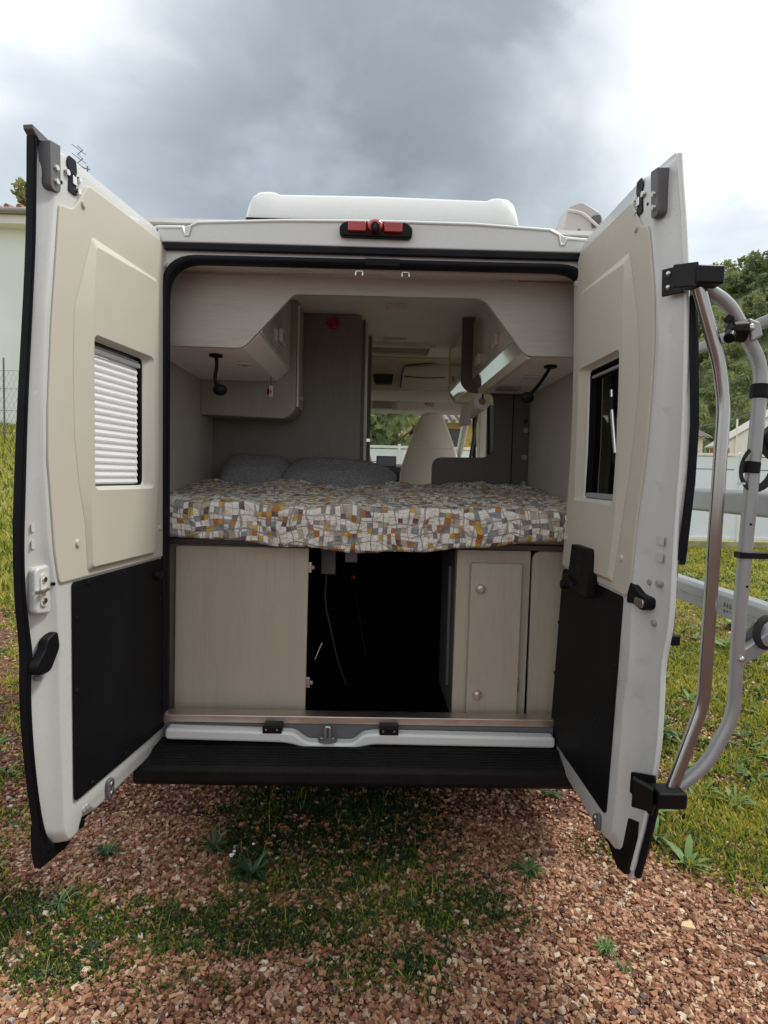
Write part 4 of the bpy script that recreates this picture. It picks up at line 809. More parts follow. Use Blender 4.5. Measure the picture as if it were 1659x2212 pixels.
MB().box(-0.93, 0.90, 4.25, 4.9, 0.5, 1.35).build('bonnet', WHITE, van, 0.05)
def seat(dx, lab):
    pts = [(.20, 0.95), (.222, 1.42), (.228, 1.563), (.281, 1.726), (.345, 1.92), (.385, 2.005), (.43, 2.035), (.53, 2.035), (.575, 1.995), (.640, 1.832), (.698, 1.679), (.735, 1.54), (.745, 1.42), (.76, 0.95)]
    pts = [tuple(p) for p in smooth_path([Vector(p) for p in pts], 1)]
    cx = 0.475
    rings = [XZ([(dx + cx + (x - cx) * s_, 1.2 + (z - 1.2) * (1 - (1 - s_) * 0.35)) for x, z in pts], 2.66 + o_) for s_, o_ in ((0.90, 0.0), (0.965, 0.012), (1.0, 0.04), (1.0, 0.10), (0.95, 0.14), (0.85, 0.155))]
    o_ = MB().loft(rings).build('seat', SEAT, van, angle=60); o_['label'] = lab
    bx('seat_cushion', dx + 0.24, dx + 0.72, 2.75, 3.2, 0.95, 1.12, SEAT, o_, 0.04)
    MB().tube([(dx + 0.30, 2.658, 1.74), (dx + 0.47, 2.655, 1.745), (dx + 0.65, 2.658, 1.74)], 0.002, 6).build('seam', SEAT, o_)
    return o_
seat(0.0, 'beige passenger seat with tapered backrest seen through the passage'); seat(-0.72, 'driver seat mostly hidden behind the bathroom wall')
MB().tube(smooth_path([(0.86, 2.75, 2.12), (0.84, 2.78, 1.85), (0.80, 2.80, 1.55), (0.78, 2.80, 1.3)], 2), 0.022, 8, 0.25).build('seat_belt', STRAP, van)
for y in (2.38, 3.08): MB().tube([(0.90, y, 1.62), (0.90, y + 0.10, 2.2)], 0.018, 8).build('window_gasket', RUBBER, van)
# --- garage under the bed
bx('bed_base', -0.93, 0.908, 0.14, 1.25, 1.215, 1.235, BULKD, van)
fl_ = MB().prism(XZ([(-0.928, 0.516), (-0.27, 0.516), (-0.27, 1.212), (-0.928, 1.212)], 0.145), (0, 0.018, 0)).build('cupboard_frame', WOODD, van)
pn = MB().prism(XZ([(-0.779, 0.545), (-0.253, 0.541), (-0.248, 1.209), (-0.773, 1.209)], 0.118), (0, 0.018, 0)).build('cupboard_panel', WOODV, van, 0.0015)
pn['label'] = 'large plain wooden panel at lower left of the garage'
for z in (0.66, 1.13):
    hg = bx('hinge', -0.262, -0.236, 0.128, 0.150, z - 0.022, z + 0.022, ZINC, pn, 0.003)
    MB().cyl((-0.236, 0.13, z), (-0.225, 0.13, z), 0.008).build('hinge_cup', GREYP, pn)
fr_ = MB().prism(XZ([(0.343, 0.516), (0.640, 0.516), (0.644, 1.213), (0.348, 1.213)], 0.130), (0, 0.018, 0)).build('cabinet_front', WOODV, van, 0.001)
bx('cabinet_side', 0.343, 0.352, 0.148, 0.60, 0.516, 1.213, BULKD, fr_)  # dark laminate puts this side's shade into its colour
dd = MB().prism(XZ([(0.397, 0.522), (0.602, 0.520), (0.606, 1.163), (0.402, 1.165)], 0.104), (0, 0.016, 0)).build('cabinet_door', WOODV, van, 0.002)
for z in (1.062, 0.632):
    MB().cyl((0.440, 0.088, z), (0.440, 0.104, z), 0.015, 0.021, seg=20).build('push_lock', CHROME, dd, 0.002)
    MB().cyl((0.440, 0.082, z), (0.440, 0.089, z), 0.010, seg=16).build('lock_button', CHROME, dd, 0.002)
MB().cyl((0.607, 0.115, 0.64), (0.607, 0.115, 0.70), 0.004, seg=8).build('hinge', ZINC, dd)
MB().prism(XZ(round_poly([(0.652, 0.516), (0.905, 0.516), (0.905, 1.213), (0.652, 1.213)], [0, 0, 0, .04]), 0.132), (0, 0.018, 0)).build('side_panel', WOODV, van, 0.001)
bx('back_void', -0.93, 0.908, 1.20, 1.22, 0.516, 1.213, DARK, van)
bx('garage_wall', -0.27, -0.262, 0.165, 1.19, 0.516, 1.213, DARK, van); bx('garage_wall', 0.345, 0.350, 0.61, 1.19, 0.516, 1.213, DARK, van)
bx('garage_shade_sheet', -0.262, 0.343, 0.15, 1.2, 1.205, 1.213, DARK, van)  # dark sheet closing the garage top, shade put into the colour
bx('shelf_support', 0.330, 0.341, 0.24, 0.26, 0.62, 1.13, DGREY, van, 0.001)  # support coloured dark too, in place of shade
bx('roller_bracket', -0.105, -0.055, 0.16, 0.19, 1.150, 1.205, DGREY, van, 0.003); bx('roller_bracket', -0.03, 0.035, 0.17, 0.20, 1.188, 1.206, DGREY, van, 0.003)
eb = bx('junction_box', -0.215, -0.150, 0.30, 0.34, 1.075, 1.195, DGREY, van, 0.006)
MB().tube(smooth_path([(-0.19, 0.31, 1.075), (-0.195, 0.30, 0.95), (-0.17, 0.30, 0.85), (-0.14, 0.33, 0.70), (-0.10, 0.40, 0.56)], 2), 0.004, 8).build('hanging_cable', CABD, eb)
# --- mattress
bx('mattress', -0.928, 0.905, 0.125, 1.245, 1.236, 1.372, M('mattress_foam', (0.30, 0.29, 0.27), 0.9), van, 0.03)

# ------------------------------------------------------------------ loose things inside the van
# patterned sheet
m, t, b = principled('patterned_cotton')
uvn = t.nodes.new('ShaderNodeUVMap'); uvn.uv_map = 'UVMap'
def vm(op, a, bb=None, **k):
    n_ = t.nodes.new('ShaderNodeVectorMath'); n_.operation = op
    t.links.new(a, n_.inputs[0])
    if bb is not None:
        if isinstance(bb, tuple): n_.inputs[1].default_value = bb
        else: t.links.new(bb, n_.inputs[1])
    return n_.outputs[0]
def nz(scale, off, det=1):
    mp = t.nodes.new('ShaderNodeMapping'); mp.inputs['Location'].default_value = off; t.links.new(uvn.outputs[0], mp.inputs[0])
    n_ = t.nodes.new('ShaderNodeTexNoise'); n_.inputs['Scale'].default_value = scale; n_.inputs['Detail'].default_value = det; t.links.new(mp.outputs[0], n_.inputs['Vector']); return n_.outputs['Color']
wsc = vm('MULTIPLY', vm('SUBTRACT', nz(9.0, (0, 0, 0)), (0.5, 0.5, 0.5)), (2.6, 2.6, 0))
base_ = vm('ADD', vm('MULTIPLY', uvn.outputs[0], (50, 46, 0)), wsc)
cell = vm('FLOOR', base_); frac = vm('FRACTION', base_)
wnz = t.nodes.new('ShaderNodeTexWhiteNoise'); wnz.noise_dimensions = '2D'; t.links.new(cell, wnz.inputs['Vector'])
W0, BG, GR, BL, MU, OR_, PU = (0.72, 0.69, 0.64), (0.42, 0.37, 0.30), (0.23, 0.23, 0.22), (0.24, 0.28, 0.32), (0.52, 0.33, 0.05), (0.38, 0.16, 0.04), (0.13, 0.085, 0.09)
pat = ramp(t, wnz.outputs['Value'], [(0.0, W0), (0.50, BG), (0.61, GR), (0.74, BL), (0.78, MU), (0.87, OR_), (0.94, PU)], 'CONSTANT')
# thin lines: edges of a second, larger warped grid plus cell borders
def lines(src, width):
    sp = t.nodes.new('ShaderNodeSeparateXYZ'); t.links.new(vm('FRACTION', src), sp.inputs[0]); outs = []
    for ax in ('X', 'Y'):
        a = t.nodes.new('ShaderNodeMath'); a.operation = 'SUBTRACT'; t.links.new(sp.outputs[ax], a.inputs[0]); a.inputs[1].default_value = 0.5
        a2 = t.nodes.new('ShaderNodeMath'); a2.operation = 'ABSOLUTE'; t.links.new(a.outputs[0], a2.inputs[0])
        a3 = t.nodes.new('ShaderNodeMath'); a3.operation = 'GREATER_THAN'; t.links.new(a2.outputs[0], a3.inputs[0]); a3.inputs[1].default_value = 0.5 - width; outs.append(a3.outputs[0])
    mm = t.nodes.new('ShaderNodeMath'); mm.operation = 'MAXIMUM'; t.links.new(outs[0], mm.inputs[0]); t.links.new(outs[1], mm.inputs[1]); return mm.outputs[0]
w2 = vm('MULTIPLY', vm('SUBTRACT', nz(6.0, (3, 1, 0)), (0.5, 0.5, 0.5)), (2.4, 2.4, 0))
l1 = lines(base_, 0.03); l2 = lines(vm('ADD', vm('MULTIPLY', uvn.outputs[0], (20, 18, 0)), w2), 0.05)
mm = t.nodes.new('ShaderNodeMath'); mm.operation = 'MAXIMUM'; t.links.new(l1, mm.inputs[0]); t.links.new(l2, mm.inputs[1])
mml = t.nodes.new('ShaderNodeMath'); mml.operation = 'MULTIPLY'; t.links.new(mm.outputs[0], mml.inputs[0]); mml.inputs[1].default_value = 0.75
mxl = t.nodes.new('ShaderNodeMix'); mxl.data_type = 'RGBA'; t.links.new(mml.outputs[0], mxl.inputs[0]); t.links.new(pat, mxl.inputs[6]); mxl.inputs[7].default_value = (0.20, 0.195, 0.185, 1)
t.links.new(mxl.outputs[2], b.inputs['Base Color']); b.inputs['Roughness'].default_value = 0.8; b.inputs['Sheen Weight'].default_value = 0.1
wk = t.nodes.new('ShaderNodeTexNoise'); wk.inputs['Scale'].default_value = 38; wk.inputs['Detail'].default_value = 3; wk.inputs['Distortion'].default_value = 1.4; t.links.new(uvn.outputs[0], wk.inputs['Vector']); bump(t, b, wk.outputs['Fac'], 0.9, 0.012)
SHEET = m
def nf(x, y, z=0.0): return noise.noise(Vector((x, y, z)))
nu, nv = 300, 150; prof = []
# profile along the sheet: top from back to front, round over, hang, tuck under
def sheet_pt(x, q):
    zb = 1.258 - 0.050 * math.exp(-((x + 0.02) / 0.48) ** 2) + 0.003 * math.sin(x * 23) + 0.006 * nf(x * 6, 3.1)
    if x > 0.45: zb += 0.012 * (x - 0.45) / 0.3
    ztop = 1.380; r = 0.032; yb, yf = 1.24, 0.045
    Ltop = yb - yf - r; Lr = r * math.pi / 2; Lf = ztop - r - zb; Lu = 0.05
    tot = 1.24 - 0.045 + 0.13 + 0.07; s = q * tot; ss_ = s
    if s < Ltop:
        y = yb - s; z = ztop + 0.060 * min(1.0, max(0.0, (y - yf - r) / 0.9)) ** 0.9; nrm = (0, 0, 1)
    elif s < Ltop + Lr:
        a = (s - Ltop) / r; y = yf + r - r * math.sin(a); z = ztop - r + r * math.cos(a); nrm = (0, -math.sin(a), math.cos(a))
    elif s < Ltop + Lr + Lf:
        y = yf; z = ztop - r - (s - Ltop - Lr); nrm = (0, -1, 0)
    else:
        d_ = s - Ltop - Lr - Lf; y = yf + min(d_, 0.12); z = zb - 0.002; nrm = (0, 0, -1)
    k = 0.0
    if nrm[2] > 0.5:
        k = 0.022 * nf(x * 3.5, y * 3.0, 1) + 0.012 * abs(nf(x * 9, y * 11, 2)) + 0.006 * abs(nf(x * 26, y * 22, 3))
        k += 0.030 * math.exp(-((y - 1.0) / 0.22) ** 2) * (0.3 + nf(x * 4, 0.3)) + 0.03 * max(0, min(1, (y - 0.8) / 0.4)) * (0.5 + 0.5 * nf(x * 14, 7.0))
        k += 0.010 * abs(math.sin(x * 90 + 3 * nf(x * 8, y * 8))) * math.exp(-((y - 0.95 - 0.3 * (x - 0.2)) / 0.05) ** 2) * (1 if x > 0.05 else 0)
        k -= 0.016 * math.exp(-(y - yf) / 0.25) * 0
    if nrm[1] < -0.3:
        h_ = max(0, 1.36 - z)
        k += (0.010 * nf(x * 5 + z * 3, z * 5, 5)) + 0.010 * abs(nf(x * 11 + z * 9, z * 9, 6)) + 0.009 * abs(nf(x * 26 - z * 12, z * 30, 8))
        for (xa, za, sx, sz, amp) in ((0.47, 1.33, 0.17, -0.13, 0.020), (0.36, 1.31, 0.22, -0.09, 0.016), (0.66, 1.34, 0.09, -0.14, 0.016), (-0.70, 1.35, 0.08, -0.15, 0.012), (-0.6, 1.36, 0.13, -0.12, 0.008)):
            # pull folds: ridges along a slanted line
            L2 = sx * sx + sz * sz; tt = ((x - xa) * sx + (z - za) * sz) / L2; dd_ = ((x - xa) * sz - (z - za) * sx) / math.sqrt(L2)
            if -0.15 < tt < 1.15: k += amp * math.exp(-(dd_ / 0.013) ** 2) * math.sin(math.pi * min(1, max(0, (tt + 0.15) / 1.3)))
    return (x + 0.004 * nf(x * 10, s * 10, 4), y + nrm[1] * k, z + nrm[2] * k), (x, s)
mbv = []; uvs = []
for j in range(nv + 1):
    for i in range(nu + 1):
        p, uv_ = sheet_pt(-0.925 + 1.83 * i / nu, j / nv); mbv.append(p); uvs.append(uv_)
fcs = np.array([(j * (nu + 1) + i, j * (nu + 1) + i + 1, (j + 1) * (nu + 1) + i + 1, (j + 1) * (nu + 1) + i) for j in range(nv) for i in range(nu)])
sh = np_mesh('bed_sheet', np.array(mbv), fcs, SHEET, smooth=True)
ul = sh.data.uv_layers.new(name='UVMap'); uva = np.array(uvs)[fcs.ravel()]; ul.data.foreach_set('uv', uva.astype(np.float32).ravel())
tag(sh, 'white fitted sheet with mustard, orange and grey mosaic print on the bed', 'sheet')
# pillows
m, t, b = principled('charcoal_knit')
vv_ = t.nodes.new('ShaderNodeTexVoronoi'); vv_.inputs['Scale'].default_value = 70; tcx = t.nodes.new('ShaderNodeTexCoord')
mp = t.nodes.new('ShaderNodeMapping'); mp.inputs['Scale'].default_value = (1, 1, 1.8); t.links.new(tcx.outputs['Object'], mp.inputs[0]); t.links.new(mp.outputs[0], vv_.inputs['Vector'])
t.links.new(ramp(t, vv_.outputs['Distance'], [(0.1, (0.13, 0.132, 0.138)), (0.6, (0.24, 0.24, 0.245))]), b.inputs['Base Color']); b.inputs['Roughness'].default_value = 0.95; bump(t, b, vv_.outputs['Distance'], 0.8, 0.008)
KNIT = m
def pillow(cx, cy, cz, hw, hd, hh, rz, ry, label, seed):
    V = []; nu_, nv_ = 60, 30
    for j in range(nv_ + 1):
        ph = -math.pi / 2 + math.pi * j / nv_
        for i in range(nu_):
            th = 2 * math.pi * i / nu_
            def se(c_, e): return math.copysign(abs(c_) ** e, c_)
            x = hw * se(math.cos(ph), 0.75) * se(math.cos(th), 0.55); y = hd * se(math.cos(ph), 0.75) * se(math.sin(th), 0.55); z = hh * se(math.sin(ph), 0.85)
            e_ = max(abs(x) / hw, abs(y) / hd); z *= (1 - 0.45 * max(0, e_ - 0.45) ** 1.2)
            k = 1 + 0.10 * nf(x * 7 + seed, y * 7, z * 7) + 0.04 * nf(x * 20, y * 20, z * 20 + seed)
            V.append(Vector((x, y, z)) * k)
    Mr = Matrix.Rotation(rz, 3, 'Z') @ Matrix.Rotation(ry, 3, 'Y') @ Matrix.Rotation(R(30), 3, 'X')
    V = np.array([tuple(Mr @ p) for p in V])
    F = np.array([(j * nu_ + i, j * nu_ + (i + 1) % nu_, (j + 1) * nu_ + (i + 1) % nu_, (j + 1) * nu_ + i) for j in range(nv_) for i in range(nu_)])
    o_ = np_mesh('pillow', V, F, KNIT, smooth=True); o_.location = (cx, cy, cz); tag(o_, label, 'pillow', 'dark knitted pillows on the bed'); return o_
pillow(-0.640, 1.04, 1.500, 0.19, 0.15, 0.085, R(4), R(3), 'squarer charcoal knitted pillow in the left corner of the bed', 1)
pillow(-0.185, 1.00, 1.492, 0.295, 0.155, 0.075, R(-6), R(5), 'longer charcoal knitted pillow nearer the passage', 5)
# roll of kitchen paper hanging from a strap
pr = thing('paper_roll', (0.615, 1.20, 1.94), 'white kitchen paper roll hanging from a strap below the right lockers', 'paper roll')
ax = Vector((-0.040, 0.24, -0.036)); p0 = Vector((0.617, 1.19, 1.943))
MB().cyl(p0, p0 + ax, 0.048, seg=28).build('roll', PAPER, pr, 0.003)
MB().cyl(p0 - ax * 0.02, p0 + ax * 0.1, 0.021, seg=18).build('cardboard_core', M('cardboard', (0.30, 0.25, 0.20), 0.9), pr, 0.001)
MB().tube([(0.619, 1.19, 1.996), (0.618, 1.19, 1.955)], 0.007, 8, 0.4).build('strap', STRAP, pr)
v = []; f = []
for j in range(9):
    for i in range(5):
        q = j / 8; c_ = p0 + ax * (0.05 + 0.9 * i / 4); v.append((c_.x - 0.047 - 0.012 * math.sin(q * 2.5), c_.y, c_.z - 0.13 * q * (1 - 0.25 * i / 4) + 0.004 * math.sin(i * 2 + j)))
        if i and j: f.append((5 * j + i, 5 * j + i - 1, 5 * (j - 1) + i - 1, 5 * (j - 1) + i))
MB().add(v, f).build('loose_sheet', PAPER, pr, orient=False)
# small remote dangling below the left locker
rm = thing('hanging_key_tag', (-0.500, 0.80, 1.86), 'small white tag with a black clip dangling below the left locker', 'tag')
MB().tube([(-0.522, 0.80, 1.99), (-0.521, 0.80, 1.945)], 0.002, 6).build('cord', STRAP, rm)
bx('tag_body', -0.530, -0.512, 0.797, 0.806, 1.888, 1.945, EDGE, rm, 0.003); bx('clip', -0.540, -0.531, 0.797, 0.806, 1.900, 1.930, BLACK, rm, 0.002); bx('tag_button', -0.525, -0.518, 0.794, 0.797, 1.905, 1.922, REDF, rm)
# red flower ornament on the bathroom wall
fw = thing('flower_ornament', (-0.245, 1.235, 2.375), 'small dark red flower ornament stuck high on the bathroom wall', 'ornament')
for i in range(10):
    a = i * math.pi / 5; MB().ball((-0.245 + 0.026 * math.cos(a), 1.238, 2.372 + 0.026 * math.sin(a)), (0.012, 0.006, 0.012), 8, 5).build('petal', REDF, fw)
MB().ball((-0.245, 1.232, 2.372), (0.016, 0.008, 0.016), 10, 6).build('flower_centre', REDF, fw)
# dark gear in the garage
rod = thing('folding_rod', (-0.15, 0.45, 0.55), 'thin dark rod with an orange tip leaning in the garage', 'rod')
MB().tube([(-0.015, 0.62, 0.62), (-0.085, 0.72, 0.985)], 0.004, 8).build('shaft', BLACK, rod); MB().ball((-0.085, 0.72, 0.995), (0.012, 0.010, 0.010), 10, 6).build('tip', M('orange_plastic', (0.35, 0.05, 0.015), 0.6), rod)
o = MB().tube([(-0.225, 0.20, 0.735), (-0.198, 0.22, 0.80)], 0.0035, 8).build('metal_peg', ZINC, None); 
tag(o, 'short bare metal peg at the left side of the dark garage', 'peg')

# ------------------------------------------------------------------ BIKE RACK on the right door
rk = thing('bike_rack', (0.85, -0.76, 0.70), 'silver tubular bike rack bolted to the outside of the right rear door', 'bike rack')
bp = MB().prism([PR(.642, 0.002, 2.060), PR(.700, -0.026, 2.055), PR(.700, -0.026, 1.985), PR(.642, 0.002, 1.990)], (-0.006, -0.004, 0)).build('upper_bracket', BRACK, rk, 0.002)
MB().prism([(0.745, -0.735, 2.050), (0.780, -0.79, 2.040), (0.780, -0.79, 1.980), (0.745, -0.735, 1.992)], (0.012, 0.02, 0)).build('bracket_arm', BRACK, bp, 0.003)
MB().box(0.776, 0.842, -0.80, -0.735, 1.985, 2.030).build('bracket_box', BRACK, bp, 0.006, seg=3)
for z in (2.043, 2.008): MB().ball(PR(.664, -0.002, z), (0.008, 0.008, 0.008), 10, 6).build('bolt', ZINC, bp)
bq = MB().prism([PR(.630, -0.010, .695), PR(.720, -0.030, .730), PR(.735, -0.030, .66), PR(.720, -0.030, .620), PR(.632, -0.010, .640)], (-0.008, -0.004, 0)).build('lower_bracket', BRACK, rk, 0.002)
MB().box(0.742, 0.817, -0.805, -0.745, 0.672, 0.714).build('bracket_box', BRACK, bq, 0.006, seg=3)
MB().prism([(0.70, -0.745, 0.722), (0.735, -0.79, 0.715), (0.735, -0.79, 0.655), (0.70, -0.745, 0.645)], (0.010, 0.02, 0)).build('bracket_arm', BRACK, bq, 0.003)
for z in (.685, .655): MB().ball(PR(.668, -0.016, z), (0.008, 0.008, 0.008), 10, 6).build('bolt', ZINC, bq)
MB().tube(bend([(0.800, -0.76, 1.985), (0.862, -0.76, 1.80), (0.879, -0.76, 1.70), (0.873, -0.76, 1.30), (0.868, -0.76, 0.935), (0.795, -0.76, 0.700)], 0.035, 5), 0.0165, 18).build('support_tube', STEEL, rk)
MB().tube(bend([(0.825, -0.745, 1.99), (0.885, -0.745, 1.955), (0.935, -0.745, 1.875), (0.979, -0.745, 1.80), (0.977, -0.745, 1.70), (0.958, -0.745, 1.15), (0.958, -0.745, 0.895), (0.895, -0.745, 0.765), (0.818, -0.745, 0.700)], 0.045, 5), 0.017, 18).build('main_tube', SILVER, rk)
# inner frame tube further away, cross arm, rails
MB().tube([(1.128, -0.08, 1.43), (1.118, -0.08, 0.93)], 0.014, 12).build('far_tube', STEEL, rk)
bx('tube_foot', 1.07, 1.15, -0.10, -0.04, 0.90, 0.935, BRACK, rk, 0.004); bx('tube_clip', 1.14, 1.16, -0.09, -0.07, 1.20, 1.235, BRACK, rk, 0.003); bx('tube_clip', 1.07, 1.11, -0.09, -0.07, 1.20, 1.235, BRACK, rk, 0.003)
MB().tube([(1.20, 0.15, 2.0), (1.20, -0.60, 2.004), (1.20, -1.1, 2.006)], 0.019, 14).build('upper_arm', SILVER, rk)
MB().prism([(1.235, 0.5, 1.405), (1.235, 0.5, 1.470), (1.260, 0.5, 1.487), (1.285, 0.5, 1.470), (1.285, 0.5, 1.405), (1.26, 0.5, 1.395)], (0, -1.5, 0)).build('upper_rail', RAIL, rk, 0.008)
lr = MB().prism([(1.185, 0.4, 1.055), (1.185, 0.4, 1.125), (1.200, 0.4, 1.137), (1.245, 0.4, 1.137), (1.245, 0.4, 1.070)], (0, -1.4, 0)).build('lower_rail', RAIL, rk, 0.004)
MB().box(1.180, 1.185, 0.38, -0.98, 1.085, 1.092).build('rail_groove', GREYP, lr)
for k in range(5): MB().box(1.1835, 1.1850, -0.30 - k * 0.016, -0.306 - k * 0.016, 1.072 + 0.004 * k, 1.106).build('rail_print', DGREY, lr)
MB().prism([(0.965, -0.745, 1.060), (0.965, -0.745, 1.020), (1.10, -0.70, 1.075), (1.10, -0.70, 1.130)], (0.0, 0.045, 0)).build('lower_arm', RAIL, rk, 0.004)
MB().ball((0.958, -0.768, 1.052), (0.008, 0.004, 0.008), 10, 5).build('bolt', ZINC, rk)
MB().prism([(0.975, -0.72, 1.085), (1.03, -0.70, 1.135), (1.06, -0.69, 1.125), (1.02, -0.70, 1.09)], (0.02, 0.03, 0)).build('gusset', DGREY, rk, 0.002)
# clamps
cp = MB().cyl((0.888, -0.75, 1.885), (0.925, -0.75, 1.885), 0.024, 0.030, seg=10).build('clamp_knob', BLACK, rk, 0.004)
MB().cyl((0.874, -0.775, 1.860), (0.892, -0.755, 1.880), 0.014, seg=10).build('clamp_lever', BLACK, cp, 0.003); MB().cyl((0.874, -0.76, 1.905), (0.885, -0.76, 1.918), 0.010, seg=10).build('clamp_lever', BLACK, cp, 0.002)
MB().prism([(0.925, -0.77, 1.915), (0.955, -0.77, 1.905), (0.965, -0.77, 1.870), (0.935, -0.77, 1.855)], (0, 0.05, 0)).build('clamp_block', SILVER, rk, 0.006)
MB().ball((0.93, -0.772, 1.890), (0.009, 0.005, 0.009), 10, 5).build('bolt', ZINC, rk)
MB().cyl((1.00, -0.76, 1.880), (1.04, -0.76, 1.886), 0.014, 0.022, seg=10).build('clamp_knob', BLACK, rk, 0.004)
MB().cyl((0.978, -0.745, 1.720), (0.979, -0.745, 1.756), 0.024, seg=18).build('clamp_collar', BLACK, rk, 0.003)
bx('clamp_strap', 0.985, 1.04, -0.765, -0.735, 1.722, 1.752, BLACK, rk, 0.003)
MB().cyl((0.965, -0.745, 1.530), (0.967, -0.745, 1.560), 0.022, seg=18).build('strap_collar', BLACK, rk, 0.003)
cst = [(0.966 + 0.042 * math.cos(a) + 0.008, -0.76 - 0.01 * math.sin(a), 1.545 + 0.055 * math.sin(a)) for a in [R(130) + k * R(280) / 22 for k in range(23)]]
MB().tube(cst, 0.010, 8, 0.30).build('ratchet_strap', STRAP, rk)
MB().box(0.935, 0.945, -0.76, -0.74, 1.500, 1.506).build('strap_end', ZINC, rk)
MB().box(0.940, 1.06, -0.765, -0.735, 1.312, 1.328).build('wheel_arm', BLACK, rk, 0.002)
MB().prism([(0.990, -0.75, 1.625), (1.03, -0.75, 1.66), (1.05, -0.75, 1.60), (1.03, -0.75, 1.565), (1.005, -0.75, 1.59)], (0, 0.04, 0)).build('wheel_holder', BLACK, rk, 0.006)
MB().tube([(1.040 + 0.03 * math.cos(a), -0.74, 1.115 + 0.04 * math.sin(a)) for a in [R(90) + k * R(180) / 12 for k in range(13)]], 0.010, 8, 0.4).build('ratchet_strap', STRAP, rk)
for z in (1.40, 1.24): MB().cyl((0.964, -0.763, z), (0.964, -0.761, z), 0.003, seg=8).build('drill_hole', DARK, rk)

# ------------------------------------------------------------------ background
# fence on a low concrete wall
FP = M('white_fence_panel', (0.82, 0.87, 0.95), 0.6, var=0.05, vscale=1.5); FPo = M('fence_post_paint', (0.82, 0.83, 0.84), 0.5, var=0.06); CON = M('mossy_concrete', (0.36, 0.35, 0.20), 0.95, var=0.30, vscale=3, bstr=0.6, bscale=40)
def fence(x0, x1, y, n_, label):
    fn_ = thing('boundary_fence', ((x0 + x1) / 2, y, 0), label, 'fence')
    bx('base_wall', x0, x1, y - 0.1, y + 0.12, -0.1, 0.16, CON, fn_, 0.01)
    step = (x1 - x0) / n_
    for i in range(n_ + 1): bx('post', x0 + i * step - 0.03, x0 + i * step + 0.03, y - 0.05, y + 0.03, 0.16, 2.26, FPo, fn_, 0.004)
    for i in range(n_):
        a, b_ = x0 + i * step + 0.032, x0 + (i + 1) * step - 0.032
        bx('panel', a, b_, y - 0.01, y + 0.01, 0.26, 2.14, FP, fn_)
        for z in (0.20, 1.02, 2.16): bx('rail', a, b_, y - 0.035, y + 0.02, z, z + 0.06, FPo, fn_, 0.004)
        for z in (1.36, 1.84): bx('slot', a + 0.12, b_ - 0.12, y - 0.014, y - 0.0105, z, z + 0.018, DGREY, fn_)
fence(-3.4, 14.6, 11.7, 9, 'white sheet metal boundary fence on a low mossy concrete wall')
# balls on the grass
bl = MB().ball((8.62, 10.0, 0.10), 0.09, 20, 14).build('toy_ball', M('blue_green_ball', (0.06, 0.30, 0.42), 0.4, var=0.5, vscale=14), None); tag(bl, 'small blue ball lying in the grass before the fence', 'ball')
fb = thing('football', (7.05, 8.9, 0.0), 'black and white football lying on leaves near the fence', 'ball')
MB().ball((7.05, 8.9, 0.10), 0.10, 22, 16).build('ball_skin', PAPER, fb)
ico = [(0, 0, 1), (.89, 0, .45), (.28, .85, .45), (-.72, .53, .45), (-.72, -.53, .45), (.28, -.85, .45), (-.28, .85, -.45), (-.89, 0, -.45), (-.28, -.85, -.45), (.72, -.53, -.45), (.72, .53, -.45)]
for d_ in ico:
    dv = Vector(d_).normalized(); e1 = dv.orthogonal().normalized(); e2 = dv.cross(e1); c0 = Vector((7.05, 8.9, 0.10))
    MB().prism([c0 + dv * 0.096 + (e1 * math.cos(a) + e2 * math.sin(a)) * 0.036 for a in [k * 2 * math.pi / 5 for k in range(5)]], dv * 0.006).build('patch', DARK, fb)
